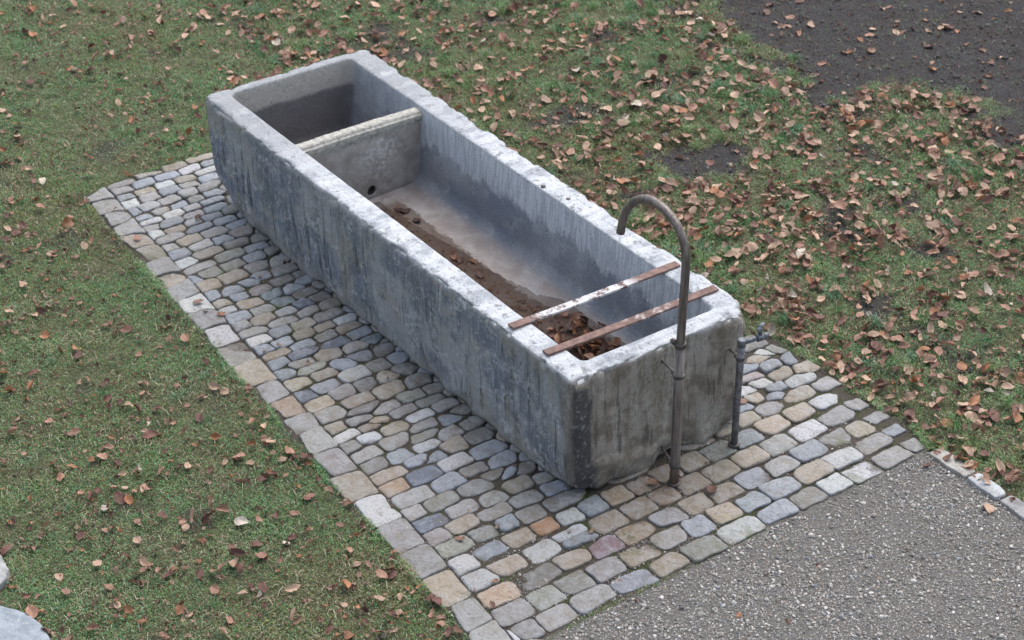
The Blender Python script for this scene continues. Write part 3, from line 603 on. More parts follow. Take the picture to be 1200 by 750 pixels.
# ------------------------------------------------------------------ water pipes
def tube(pts, rad, seg=20, name='pipe', cap=True):
    pts = [Vector(p) for p in pts]; n = len(pts); rad = rad if isinstance(rad, (list, tuple)) else [rad]*n
    T = [(pts[min(i+1, n-1)]-pts[max(i-1, 0)]).normalized() for i in range(n)]
    u = T[0].orthogonal().normalized(); V = []
    for i in range(n):
        u = (u-T[i]*u.dot(T[i])).normalized(); w = T[i].cross(u)
        for k in range(seg):
            a = 2*math.pi*k/seg; V.append(pts[i]+(u*math.cos(a)+w*math.sin(a))*rad[i])
    F = [np.array([[i*seg+k, i*seg+(k+1) % seg, (i+1)*seg+(k+1) % seg, (i+1)*seg+k] for i in range(n-1) for k in range(seg)])]
    if cap: F.append(np.array([list(range(seg))[::-1], [(n-1)*seg+k for k in range(seg)]]))
    return npmesh(name, np.array([tuple(v) for v in V]), F)
def merge(meshes, name):
    bm = bmesh.new()
    for q in meshes: bm.from_mesh(q)
    me = bpy.data.meshes.new(name); bm.to_mesh(me); bm.free()
    for p in me.polygons: p.use_smooth = True
    return me
def bronze():
    m = NT('brown_steel_pipe'); n = m.noise(1, 5, .65, stretch=(60, 60, 6)); f = m.noise(90, 4, .7)
    c = m.mix(m.ramp(n, .35, .65), (.085, .068, .060), (.165, .140, .125)); c = m.mix(m.ramp(f, .58, .72, 0, .5), c, (.24, .22, .21))
    c = m.mix(m.ramp(f, .4, .3, 0, .5), c, (.05, .03, .022))
    zz = m.xyz()[2]; c = m.mix(m.math('MULTIPLY', m.ramp(zz, .10, .0), m.ramp(f, .45, .55)), c, (.13, .06, .03))
    m.inp(Base_Color=c, Roughness=m.ramp(f, .35, .65, .38, .62), Metallic=.45); m.bump(m.math('ADD', n, f), .15, .003); return m.m
def galv():
    m = NT('old_galvanised_steel'); n = m.noise(35, 5, .7); f = m.noise(140, 3)
    c = m.mix(m.ramp(n, .35, .65), (.070, .066, .066), (.16, .16, .17)); c = m.mix(m.ramp(f, .6, .75, 0, .6), c, (.30, .30, .31))
    m.inp(Base_Color=c, Roughness=.5, Metallic=.5); m.bump(n, .2, .003); return m.m
def valve_mat():
    m = NT('grey_blue_valve'); n = m.noise(50, 5, .7)
    m.inp(Base_Color=m.mix(m.ramp(n, .35, .65), (.055, .062, .072), (.13, .14, .155)), Roughness=.5, Metallic=.4); m.bump(n, .25, .003); return m.m
BRZ, GALV, VALVE = bronze(), galv(), valve_mat()

PX, PY = -.192, -.440
W1, W2, W3 = (.008, -.503, .530), (.010, -.519, .062), (.008, -.895, .445)
sp = empty('water_spout', (PX, PY, 0)); tag(sp, 'tall brown steel gooseneck pipe curving over the near end of the trough', 'water spout')
lean = Vector((.003, 0, 1))
low = tube([(PX, PY, -.03), (PX, PY, .15), (PX+.004, PY, .40), (PX+.008, PY, .735)], .0220, name='riser')
child('riser', low, BRZ, sp)
GN = .0190
pts = [(PX+.008, PY, .725), (PX+.006, PY, .85), (PX+.003, PY, 1.0), (PX+.001, PY, 1.10)]
arc = [(-.190, 1.16), (-.183, 1.215), (-.163, 1.264), (-.128, 1.305), (-.080, 1.334), (-.022, 1.350), (.038, 1.351), (.095, 1.336), (.146, 1.306), (.188, 1.264), (.219, 1.214), (.238, 1.163), (.247, 1.120), (.251, 1.098)]
pts += [(x, PY, z) for x, z in arc]
def smooth_path(p, k=4):
    p = [Vector(a) for a in p]; out = []
    for i in range(len(p)-1):
        p0, p1, p2, p3 = p[max(i-1, 0)], p[i], p[i+1], p[min(i+2, len(p)-1)]
        for j in range(k):
            t = j/k; out.append(.5*((2*p1)+(-p0+p2)*t+(2*p0-5*p1+4*p2-p3)*t*t+(-p0+3*p1-3*p2+p3)*t**3))
    return out+[p[-1]]
sm = smooth_path(pts)
child('gooseneck', tube(sm, GN, name='gooseneck', cap=False), BRZ, sp)
# dark mouth of the outlet, an open tube end with wall thickness
e = Vector(sm[-1]); d = (sm[-1]-sm[-2]).normalized()
child('outlet', merge([tube([e-d*.02, e+d*.004, e+d*.004, e-d*.03], [.0191, .0197, .0150, .0150], cap=False)], 'outlet'), BRZ, sp)
def ring(c, axis, r0, r1, h, name='clamp', seg=24):
    me = lathe([(r0, -h/2), (r1-.0015, -h/2), (r1, -h/2+.0015), (r1, h/2-.0015), (r1-.0015, h/2), (r0, h/2)], seg, name)
    me.transform(Matrix.Translation(c)@Vector((0, 0, 1)).rotation_difference(Vector(axis)).to_matrix().to_4x4()); return me
def boxm(c, size, rot=None):
    bm = bmesh.new(); bmesh.ops.create_cube(bm, size=1); bmesh.ops.scale(bm, vec=size, verts=bm.verts)
    bmesh.ops.bevel(bm, geom=bm.edges[:], offset=min(size)*.18, segments=2, affect='EDGES'); me = bpy.data.meshes.new('b'); bm.to_mesh(me); bm.free()
    M = Matrix.Translation(c)
    if rot is not None: M = M@rot
    me.transform(M); return me
child('coupling', merge([ring((PX+.008, PY, .745), (0, 0, 1), .019, .0260, .024, 'coupling'), boxm((PX+.030, PY+.020, .757), (.030, .022, .022))], 'coupling'), IRON, sp)
def clamp(parent, cx, cy, cz, r, wall, off=.0):
    c = ring((cx, cy, cz), (0, 0, 1), r-.001, r+.0045, .016)
    arm = tube([(cx+r+.002, cy+off, cz), wall], .0055, 10)
    nut = boxm((cx+r+.010, cy+off, cz), (.020, .026, .020))
    lug = boxm((cx+r*.2, cy-r-.008, cz), (.012, .014, .016))
    me = merge([c, nut, lug], 'clamp'); k = child('clamp', me, IRON, parent)
    a = link('arm', arm, IRON); a.parent = k; return k
clamp(sp, PX+.006, PY, .585, .0220, W1)
clamp(sp, PX+.000, PY, .105, .0220, W2)
child('base_collar', ring((PX, PY, .004), (0, 0, 1), .017, .030, .018, 'base_collar'), IRON, sp)

QX, QY = -.126, -.848
st = empty('standpipe', (QX, QY, 0)); tag(st, 'short dark standpipe with a valve on top beside the trough corner', 'standpipe')
child('riser', tube([(QX, QY, -.03), (QX, QY, .2), (QX-.002, QY, .40), (QX-.003, QY, .560)], .0162, name='riser'), GALV, st)
child('cap', ring((QX-.003, QY, .568), (0, 0, 1), .001, .0195, .036, 'cap'), VALVE, st)
child('base_collar', ring((QX, QY, .004), (0, 0, 1), .015, .028, .018, 'base_collar'), IRON, st)
clamp(st, QX-.002, QY, .485, .0165, W3)
vd = Vector((-.012, -.105, 0)); v0 = Vector((QX-.003, QY, .566))
br = child('branch', tube([v0, v0+vd*.5, v0+vd], [.011, .011, .011], name='branch'), VALVE, st)
vb = child('valve', merge([ring(v0+vd*.92, vd, .001, .0180, .034), ring(v0+vd*1.22, vd, .001, .013, .024), tube([v0+vd*.92, v0+vd*.92+Vector((0, 0, .055))], [.012, .008])], 'valve'), VALVE, st)
hd = v0+vd*.92+Vector((0, 0, .056)); hl = link('handle', merge([boxm(hd, (.018, .070, .008), Matrix.Rotation(.5, 4, 'Z')), boxm(hd+Vector((0, 0, .004)), (.02, .02, .014))], 'handle'), VALVE); hl.parent = vb

# ------------------------------------------------------------------ kerb stones and loose slabs
def slab_mesh(poly, top, thick, seed, rough=.004, dome=.004):
    P = np.array(poly, float); seg = []
    for k in range(len(P)):
        a, b = P[k], P[(k+1) % len(P)]; L = np.linalg.norm(b-a); mm = max(1, int(L/.012))
        for q in range(mm): seg.append(a+(b-a)*q/mm)
    q = np.array(seg)
    for _ in range(1): q = .25*np.roll(q, 1, 0)+.5*q+.25*np.roll(q, -1, 0)
    n = len(q); c = q.mean(0); rings = [(1.0, -thick), (1.005, -thick*.3), (1.0, -.010), (.985, -.003), (.95, 0)]+[(s, dome*(1-s)) for s in (.88, .78, .66, .54, .42, .30, .2, .1)]
    V = np.concatenate([np.c_[c+(q-c)*s, np.full(n, top+z)] for s, z in rings]+[np.array([[c[0], c[1], top+dome]])])
    V[:, 2] += np.where(V[:, 2] > top-.02, rough*fbm(V, 14, 4, seed), 0); V[:, :2] += (.006 if rough < .01 else .02)*np.c_[fbm(V, 16, 3, seed+1), fbm(V, 16, 3, seed+5)]
    Q = np.concatenate([np.stack([k*n+np.arange(n), k*n+np.roll(np.arange(n), -1), (k+1)*n+np.roll(np.arange(n), -1), (k+1)*n+np.arange(n)], -1) for k in range(len(rings)-1)])
    k = len(rings)-1; T = np.stack([k*n+np.arange(n), k*n+np.roll(np.arange(n), -1), np.full(n, (k+1)*n)], -1)
    return npmesh('kerb_stone', V, [Q, T])
def slab_mat(name, a, b, spots=(.45, .45, .44)):
    m = NT(name); n = m.noise(12, 6, .65); f = m.noise(60, 5, .7); g_ = m.noise(200, 3)
    c = m.mix(m.ramp(n, .35, .65), a, b); c = m.mix(m.ramp(f, .58, .72, 0, .6), c, spots); c = m.mix(m.ramp(f, .42, .3, 0, .6), c, (.06, .055, .05))
    c = m.mix(m.ramp(g_, .4, .3, 0, .4), c, (.08, .07, .06))
    m.inp(Base_Color=c, Roughness=.75); m.bump(m.math('ADD', f, m.math('MULTIPLY', g_, .5)), .6, .01); return m.m
ks = [([(-.690, -1.530), (-.690, -1.605), (-.80, -1.615), (-.915, -1.610), (-.917, -1.537), (-.80, -1.530)], (.20, .185, .16), (.29, .275, .25), 'brownish grey kerb stone starting at the corner of the cobbles'),
      ([(-.926, -1.538), (-.928, -1.611), (-1.02, -1.618), (-1.108, -1.605), (-1.108, -1.537), (-1.0, -1.532)], (.22, .225, .23), (.34, .35, .355), 'pale grey middle kerb stone between gravel and lawn'),
      ([(-1.122, -1.538), (-1.125, -1.612), (-1.30, -1.62), (-1.42, -1.60), (-1.42, -1.538), (-1.25, -1.53)], (.12, .115, .115), (.23, .225, .22), 'dark grey kerb stone cut by the right edge of the view')]
for i, (pl, a, b, lb) in enumerate(ks):
    o = link('kerb_stone', slab_mesh(pl, .006, .06, 40+i*9), slab_mat('kerb_limestone', a, b)); tag(o, lb, 'kerb stone', 'kerb stones between gravel and lawn')
o = link('flat_stone', slab_mesh(SLAB, .022, .07, 90, .005, .004), slab_mat('blue_grey_slab', (.15, .175, .20), (.24, .265, .29))); tag(o, 'flat blue-grey stone slab with ragged edge lying in the lawn', 'stone slab')
o = link('pale_stone', slab_mesh(SLABW, .03, .07, 130, .012, .016), slab_mat('whitish_stone', (.17, .17, .165), (.32, .32, .31), (.45, .45, .44))); tag(o, 'small whitish boulder sunk in the grass behind the blue-grey slab', 'stone')

# ------------------------------------------------------------------ gravel
def ico():
    bm = bmesh.new(); bmesh.ops.create_icosphere(bm, subdivisions=1, radius=1); V = np.array([v.co[:] for v in bm.verts]); F = np.array([[v.index for v in f.verts] for f in bm.faces]); bm.free(); return V, F
def rand_rot(n):
    q = rng.normal(size=(n, 4)); q /= np.linalg.norm(q, axis=1)[:, None]; w, x, y, z = q.T
    return np.stack([1-2*(y*y+z*z), 2*(x*y-z*w), 2*(x*z+y*w), 2*(x*y+z*w), 1-2*(x*x+z*z), 2*(y*z-x*w), 2*(x*z-y*w), 2*(y*z+x*w), 1-2*(x*x+y*y)], -1).reshape(n, 3, 3)
def pebbles(P, size, pale, name, zoff=0.0, dark=1.0):
    IV, IF = ico(); n = len(P); k = len(IV)
    sc = size[:, None]*rng.uniform(.6, 1.25, (n, 3)); sc[:, 2] *= .8
    L = IV[None]*rng.uniform(.78, 1.15, (n, k, 1))*sc[:, None, :]
    V = np.einsum('nij,nkj->nki', rand_rot(n), L); V += np.c_[P, gz(P)+size*.35+zoff][:, None, :]
    F = (IF[None]+np.arange(n)[:, None, None]*k).reshape(-1, 3)
    base = np.array([(.25, .232, .208), (.33, .308, .276), (.16, .15, .138), (.40, .38, .345), (.26, .21, .165), (.19, .20, .21), (.45, .42, .39), (.58, .56, .53)])
    pr = np.array([.27, .2, .19, .12, .07, .07, .06*pale, .025*pale]); pr /= pr.sum()
    c = base[rng.choice(len(base), n, p=pr)]*rng.uniform(.8, 1.2, (n, 1))*dark
    return npmesh(name, V.reshape(-1, 3), [F], {'col': np.repeat(c, k, 0)}, smooth=False)
def col_mat(name, rough=.8, spec=.3, nscale=0):
    m = NT(name); c = m.attr('col')
    if nscale: c = m.mix(m.ramp(m.noise(nscale, 3), .35, .65, 0, .35), c, m.mix(.5, c, (.02, .02, .02)))
    m.inp(Base_Color=c, Roughness=rough); m.b.inputs['Specular IOR Level'].default_value = spec; return m.m
PEB = col_mat('gravel_pebbles', .75, .35, 150)
N = 190000; P = np.c_[rng.uniform(-3.0, -.62, N), rng.uniform(-1.56, 1.0, N)]
P = P[(sdist(P, GRAVEL) < -.004) & (sdist(P, PAVE) > .002) & in_view(np.c_[P, np.zeros(len(P))], 160)]
P = P[rng.random(len(P)) < .55+.6*fbm(P, 3, 3, 200)+.2]; P = P[:75000]
sz = np.exp(rng.normal(math.log(.0027), .50, len(P))); sz = np.clip(sz, .0014, .013)
o = link('gravel', pebbles(P, sz, .7, 'gravel'), PEB); tag(o, 'fine grey gravel of the path in front of the cobbles', kind='stuff')
# grit in the joints of the cobbles, more of it near the gravel
N = 90000; P = np.c_[rng.uniform(-.72, 3.7, N), rng.uniform(-1.62, .95, N)]
w = .08+.92*sstep(.3, -.5, P[:, 0])*sstep(-1.7, .4, P[:, 1]+.4)
P = P[(sdist(P, PAVE) < -.004) & (sdist(P, TROUGH) > .0) & (rng.random(len(P)) < w*sstep(-.2, .4, fbm(P, 5, 2, 210)+.2))]
sz = np.clip(np.exp(rng.normal(math.log(.0026), .35, len(P))), .0014, .006)
o = link('joint_grit', pebbles(P, sz, 2.0, 'joint_grit', .002), PEB); tag(o, 'pale grit caught in the joints between the cobbles', kind='stuff')
# crumbs and small stones on the bare soil
N = 60000; P = np.c_[rng.uniform(-.5, 6.5, N), rng.uniform(-7.5, -1.05, N)]
P = P[(rng.random(len(P)) < soil_mask(P)*.9) & in_view(np.c_[P, np.zeros(len(P))], 120)]
sz = np.clip(np.exp(rng.normal(math.log(.0042), .5, len(P))), .0018, .018)
o = link('soil_crumbs', pebbles(P, sz, .12, 'soil_crumbs', 0, .32), col_mat('soil_crumbs', .9, .2)); tag(o, 'dark crumbs and small stones on the bare soil', kind='stuff')

# ------------------------------------------------------------------ grass
def blocked(P, m=0.0):
    return (sdist(P, PAVE) < m) | (sdist(P, TROUGH) < .01) | (sdist(P, GRAVEL) < m) | (sdist(P, SLAB) < .005) | (sdist(P, SLABW) < .005) | ((P[:, 0] < -.6) & (P[:, 1] > -1.63) & (P[:, 1] < -1.5))
def blades(P, h, lean, wid, col, az=None, lift=0.0):
    n = len(P); az = rng.uniform(0, 2*math.pi, n) if az is None else az
    d = np.c_[np.cos(az), np.sin(az)]; tw = az+rng.normal(0, .7, n)+math.pi/2; s = np.c_[np.cos(tw), np.sin(tw)]*wid[:, None]/2
    z0 = gz(P)-.002+lift; V = np.zeros((n, 5, 3))
    hz = h*np.sqrt(np.maximum(1-lean**2*.85, .05)); reach = h*lean
    V[:, 0, :2] = P-s; V[:, 1, :2] = P+s; V[:, 0, 2] = V[:, 1, 2] = z0
    mid = P+d*(reach*.38)[:, None]; V[:, 2, :2] = mid+s*.85; V[:, 3, :2] = mid-s*.85; V[:, 2, 2] = V[:, 3, 2] = z0+hz*.72
    V[:, 4, :2] = P+d*reach[:, None]; V[:, 4, 2] = z0+hz*(.95-.35*lean)
    i = np.arange(n)[:, None]*5
    return V.reshape(-1, 3), i+np.array([[0, 1, 2, 3]]), i+np.array([[3, 2, 4]]), np.repeat(col, 5, 0)
GREENS = np.array([(.100, .200, .070), (.150, .250, .098), (.080, .180, .080), (.175, .240, .095), (.125, .240, .135)])
YEL = np.array([(.190, .180, .070), (.160, .155, .070)]); STRAW = np.array([(.30, .25, .16), (.21, .165, .11), (.15, .105, .075), (.38, .34, .25)])
def grass_cols(P, straw, yel):
    n = len(P); c = GREENS[rng.integers(0, len(GREENS), n)]
    y = rng.random(n) < np.clip(yel+.75*fbm(P, 1.6, 4, 401), 0, 1); c[y] = YEL[rng.integers(0, 2, y.sum())]
    s = rng.random(n) < np.clip(straw+.55*fbm(P, 5, 4, 402), .04, 1); c[s] = STRAW[rng.integers(0, 4, s.sum())]
    return c*rng.uniform(.85, 1.75, (n, 1))
parts = []
# low turf
N = 2000000; P = np.c_[rng.uniform(-1.9, 7.2, N), rng.uniform(-6.6, 3.1, N)]
P = P[in_view(np.c_[P, np.zeros(len(P))], 60)]
P = P[~blocked(P, -.011)]
right = sstep(-.9, -1.2, P[:, 1]); soil = soil_mask(P)
dens = (1-.97*soil)*np.where(right > .5, .62+.9*fbm(P, 7, 3, 411), .90+.5*fbm(P, 7, 3, 412)); P = P[rng.random(len(P)) < dens]
right = sstep(-.9, -1.2, P[:, 1]); n = len(P); print('turf blades', n)
hn = .75+.6*fbm(P, 5, 3, 420)
h = np.where(right > .5, rng.uniform(.016, .044, n), rng.uniform(.014, .034, n))*np.clip(hn, .35, 1.4)
parts.append(blades(P, h, rng.uniform(.25, .98, n), rng.uniform(.0020, .0038, n), grass_cols(P, .12, .10)))
# tufts of longer grass, mostly on the right
T = np.c_[rng.uniform(-1.9, 6.5, 5200), rng.uniform(-6.5, 3.0, 5200)]
T = T[~blocked(T, .03)]; T = T[in_view(np.c_[T, np.zeros(len(T))], 60)]
rt = T[:, 1] < -1.08; keep = rng.random(len(T)) < np.where(rt, (1-soil_mask(T))*(.28+1.0*np.clip(fbm(T, 1.8, 3, 430), -.2, 1)), .10+.3*fbm(T, 2, 2, 431)); T = T[keep]; rt = rt[keep]
ex = np.array([(-.10, -1.86), (-.16, -1.95), (-.02, -1.80), (-.62, -1.78), (-.75, -1.75), (1.13, -3.52), (1.22, -3.60), (1.0, -3.45), (.45, -2.02), (.55, -2.1)])
T = np.r_[ex, T]; rt = np.r_[np.ones(len(ex), bool), rt]; big = np.r_[np.ones(len(ex))*1.35, np.ones(len(T)-len(ex))]
cnt = np.where(rt, 70, 36); rep = np.repeat(np.arange(len(T)), cnt); n = len(rep); az = rng.uniform(0, 2*math.pi, n); rr = np.abs(rng.normal(0, .022, n))*big[rep]
P = T[rep]+np.c_[np.cos(az), np.sin(az)]*rr[:, None]; ok = ~blocked(P, .0); P = P[ok]; rep = rep[ok]; az = az[ok]; n = len(P); print('tuft blades', n)
hs = rng.uniform(.7, 1.2, len(T))[rep]*big[rep]
h = np.where(rt[rep], rng.uniform(.035, .075, n), rng.uniform(.025, .045, n))*hs
tc = GREENS[rng.integers(0, 5, len(T))][rep]*rng.uniform(.8, 1.25, (n, 1)); st_ = rng.random(n) < .08; tc[st_] = STRAW[rng.integers(0, 4, st_.sum())]
parts.append(blades(P, h, np.clip(rng.normal(.62, .22, n), .1, .99), rng.uniform(.0020, .0036, n), tc, az+rng.normal(0, .5, n)))
# sparser grass past the edges of the view
N = 260000; P = np.c_[rng.uniform(-3.8, 8.3, N), rng.uniform(-7.8, 4.8, N)]
P = P[~in_view(np.c_[P, np.zeros(len(P))], 60)]; P = P[in_view(np.c_[P, np.zeros(len(P))], 500)]; P = P[~blocked(P, -.006)]; P = P[rng.random(len(P)) < 1-.95*soil_mask(P)]; n = len(P)
parts.append(blades(P, rng.uniform(.02, .05, n), rng.uniform(.3, .98, n), rng.uniform(.004, .007, n), grass_cols(P, .12, .14)))
# weeds and moss sprouting at the foot of the trough and in a few joints
wp = [(.10, .01, .05, 60), (.02, -.02, .05, 70), (-.03, -.06, .03, 60), (-.36, -.04, .022, 50), (2.75, .03, .06, 60), (2.95, .03, .06, 70), (3.1, .05, .05, 50), (3.62, .1, .03, 20), (3.64, -.15, .05, 60), (3.5, -.3, .08, 90)]
W_ = np.concatenate([np.c_[rng.normal(x, s, k), rng.normal(y, s*.5, k)] for x, y, s, k in wp]); n = len(W_)
parts.append(blades(W_, rng.uniform(.010, .030, n), rng.uniform(.3, .95, n), rng.uniform(.003, .005, n), np.tile((.07, .12, .025), (n, 1))*rng.uniform(.7, 1.3, (n, 1))))
# blades hanging over the outer course of stones
EL = np.array(LEFT); k = rng.integers(0, len(EL)-1, 15000); t = rng.random((15000, 1)); B_ = EL[k]*(1-t)+EL[k+1]*t+rng.normal(0, .008, (15000, 2))+np.array([.0, .006])
B_ = B_[rng.random(len(B_)) < .35+1.3*fbm(B_, 6, 3, 440)]; n = len(B_)
parts.append(blades(B_, rng.uniform(.018, .042, n), rng.uniform(.3, .95, n), rng.uniform(.002, .0036, n), grass_cols(B_, .15, .12), rng.normal(-1.6, 1.2, n)))
EL = np.array(RIGHT[1:]+[(-.70, -1.62), (-1.4, -1.625)]); k = rng.integers(0, len(EL)-1, 7000); t = rng.random((7000, 1)); B_ = EL[k]*(1-t)+EL[k+1]*t+rng.normal(0, .014, (7000, 2))+np.array([.0, -.016]); B_ = B_[rng.random(len(B_)) < .15+1.3*fbm(B_, 5, 3, 441)]; n = len(B_)
parts.append(blades(B_, rng.uniform(.02, .055, n), rng.uniform(.3, .95, n), rng.uniform(.002, .0036, n), grass_cols(B_, .10, .08), rng.normal(1.6, 1.2, n)))
# flat dead stems and straw lying about in the turf
N = 52000; P = np.c_[rng.uniform(-1.9, 7, N), rng.uniform(-6.5, 3, N)]; P = P[in_view(np.c_[P, np.zeros(len(P))], 60)]; P = P[~blocked(P, .0)]; P = P[rng.random(len(P)) < 1-.97*soil_mask(P)]; n = len(P)
parts.append(blades(P, rng.uniform(.02, .055, n), np.full(n, .985), rng.uniform(.0018, .004, n), STRAW[rng.integers(0, 4, n)]*rng.uniform(.7, 1.3, (n, 1)), lift=.008))
V = []; Q = []; T3 = []; C = []; b = 0
for v, q, t, c in parts: V.append(v); Q.append(q+b); T3.append(t+b); C.append(c); b += len(v)
GR = NT('grass_blades'); c = GR.attr('col'); GR.inp(Base_Color=c, Roughness=.55); GR.b.inputs['Specular IOR Level'].default_value = .25
tr = GR.t.nodes.new('ShaderNodeBsdfTranslucent'); GR.t.links.new(c, tr.inputs[0]); mx = GR.t.nodes.new('ShaderNodeMixShader'); mx.inputs[0].default_value = .22
GR.t.links.new(GR.b.outputs[0], mx.inputs[1]); GR.t.links.new(tr.outputs[0], mx.inputs[2]); GR.t.links.new(mx.outputs[0], GR.o.inputs[0])
o = link('grass', npmesh('grass', np.concatenate(V), [np.concatenate(Q), np.concatenate(T3)], {'col': np.concatenate(C)}, smooth=False), GR.m)
tag(o, 'short green grass with moss and dead stems round the cobbles', kind='stuff')

# ------------------------------------------------------------------ fallen leaves
NU, NV = 11, 7
def leaf_geo(L, Wd, R):
    """one beech leaf: pointed oval, veined, curled, with its stalk"""
    u = np.linspace(0, 1, NU); v = np.linspace(-1, 1, NV); U, Vv = np.meshgrid(u, v, indexing='ij'); U = U.ravel(); Vv = Vv.ravel()
    wv = np.sin(np.pi*U**R.uniform(.78, 1.0))**.72*(1-.08*np.cos(U*26)*.5); wv[U < 1e-6] = .02; wv[U > 1-1e-6] = .02
    x = (U-.5)*L; y = Vv*wv*Wd/2*(1+R.uniform(-.08, .08))
    cu, cl, tw = R.uniform(-.35, .65), R.uniform(-.4, .6), R.uniform(-.5, .5); fold = R.uniform(-.1, .45)
    z = cl*L*.28*((U-.5)*2)**2 + cu*Wd*.30*(Vv*wv)**2 + fold*np.abs(Vv)*wv*Wd*.3 + tw*x*y/L*1.2
    z += .0018*np.sin(U*23+R.uniform(0, 6))*np.abs(Vv) + .0035*np.sin(U*7+Vv*3+R.uniform(0, 6))*np.abs(Vv)
    if R.random() < .42:                                       # one side rolled over
        sg = R.choice((-1, 1)); k = np.clip(sg*Vv-.25, 0, 1); z += k*wv*Wd*.42; y -= sg*k*wv*Wd*.42*R.uniform(.5, 1.1)
    V = np.c_[x, y, z]; idx = np.arange(NU*NV).reshape(NU, NV)
    F = np.stack([idx[:-1, :-1], idx[1:, :-1], idx[1:, 1:], idx[:-1, 1:]], -1).reshape(-1, 4)
    a = np.array([-.5*L, 0, z[NV//2]]); bx = np.array([-.5*L-L*.17, R.uniform(-.004, .004), z[NV//2]+.002])
    S4 = np.array([a+[0, .0008, 0], a-[0, .0008, 0], bx-[0, .0006, 0], bx+[0, .0006, 0]]); V = np.r_[V, S4]; F = np.r_[F, np.array([[77, 78, 79, 80]])]
    V[:, 2] -= V[:, 2].min(); return V, F
def place(V, p, z, yaw, tx, ty):
    M = (Matrix.Rotation(yaw, 3, 'Z')@Matrix.Rotation(tx, 3, 'X')@Matrix.Rotation(ty, 3, 'Y')); Q = V@np.array(M).T
    return Q
LC = {'pale tan': (.40, .275, .195), 'pinkish brown': (.290, .165, .115), 'orange brown': (.300, .140, .070), 'dark reddish brown': (.130, .062, .046), 'straw white': (.50, .44, .36)}
def leaf_mat():
    m = NT('dry_leaf'); c = m.attr('col'); n = m.noise(55, 5, .7); f = m.noise(220, 3)
    c = m.mix(m.ramp(n, .35, .65, 0, .55), c, m.mix(1, c, (.60, .50, .45), 'MULTIPLY')); c = m.mix(m.ramp(f, .6, .72, 0, .35), c, (.06, .035, .025))
    m.inp(Base_Color=c, Roughness=.6); m.b.inputs['Specular IOR Level'].default_value = .3; m.bump(m.math('ADD', n, m.math('MULTIPLY', f, .5)), .4, .004)
    tr = m.t.nodes.new('ShaderNodeBsdfTranslucent'); m.t.links.new(c, tr.inputs[0]); mx = m.t.nodes.new('ShaderNodeMixShader'); mx.inputs[0].default_value = .12
    m.t.links.new(m.b.outputs[0], mx.inputs[1]); m.t.links.new(tr.outputs[0], mx.inputs[2]); m.t.links.new(mx.outputs[0], m.o.inputs[0]); return m.m
LEAF = leaf_mat(); R = random.Random(21)
def new_leaf(x, y, z, kind, size, tilt=.25, aspect=None):
    L = size*R.uniform(.86, 1.14); Wd = L*(aspect or R.uniform(.46, .82)); V, F = leaf_geo(L, Wd, R)
    V = place(V, None, 0, R.uniform(0, 6.283), R.gauss(0, tilt*1.25), R.gauss(0, tilt*1.25)); V[:, 2] -= np.percentile(V[:, 2], 12)
    c = np.array(LC[kind])*R.uniform(.6, 1.2); cc = np.tile(c, (len(V), 1)); cc *= (1+.12*np.cos(np.arange(len(V))*.9))[:, None]
    return V, F, cc, (x, y, z)
# where they lie (leaves per square metre)
def leaf_density(P):
    r = sstep(-1.0, -1.2, P[:, 1]); so = np.maximum(sstep(.05, -.1, sdist(P, SOIL1)), sstep(.02, -.03, sdist(P, SOIL2)))
    cl = np.clip(1+1.6*fbm(P, 3.6, 4, 501, .65), .12, 3.4)
    d = np.where(r > .5, 120+95*sstep(3.6, 1.2, P[:, 0]), 58+60*sstep(.55, .0, polydist(P, LEFT, False))*sstep(1.4, .4, P[:, 0]))*cl
    d = np.where(so > .5, 20, d); d = np.where(sdist(P, PAVE) < .0, 2.2, d); d = np.where(sdist(P, GRAVEL) < 0, 2.2, d)
    d = np.where(sdist(P, TROUGH) < .02, 0, d); d = np.where((sdist(P, SLAB) < .0) | (sdist(P, SLABW) < .0), 0, d); return d
N = 60000; A = 12.0*12.0; P = np.c_[rng.uniform(-3.5, 8.5, N), rng.uniform(-7.5, 4.5, N)]
P = P[rng.random(N) < leaf_density(P)*A/N]
view = in_view(np.c_[P, np.zeros(len(P))], 4)
near = in_view(np.c_[P, np.zeros(len(P))], 260)
ids = np.where(view)[0]; dist = np.linalg.norm(np.c_[P, np.zeros(len(P))]-np.array(CAM_LOC), axis=1)
kinds = [R.choices(list(LC), (.33, .33, .11, .21, .02))[0] for _ in P]; sizes = np.clip(rng.normal(.059, .012, len(P)), .030, .088)
for i in range(len(P)):
    if P[i, 1] > -.5 and kinds[i] == 'pale tan' and R.random() < .5: kinds[i] = 'dark reddish brown'
    if P[i, 1] > -.5: sizes[i] *= .88
ZONES = {'right': 'on the grass to the right of the trough', 'left': 'on the lawn to the left of the cobbles', 'soil': 'on the bare dark soil behind the trough', 'cobble': 'on the cobblestones', 'gravel': 'on the gravel path'}
def zones_of(Q):
    z = np.where(Q[:, 1] > -.6, 'left', 'right').astype(object)
    z[(sdist(Q, SOIL1) < 0) | (sdist(Q, SOIL2) < 0)] = 'soil'; z[sdist(Q, GRAVEL) < 0] = 'gravel'; z[sdist(Q, PAVE) < 0] = 'cobble'; return z
LIFT = {'right': .016, 'left': .014, 'soil': .003, 'cobble': .024, 'gravel': .005}
def heights(Q, zn): return gz(Q)+np.array([LIFT[k] for k in zn])
def put_leaf(V, F, cc, loc, kind, label, group):
    me = npmesh('leaf', V, [F], {'col': cc}); o = link('leaf', me, LEAF); o.location = loc; tag(o, label, 'leaf', group); return o
def gzl(x, y, zn): return float(gz(np.array([[x, y]]))[0])+LIFT[zn]
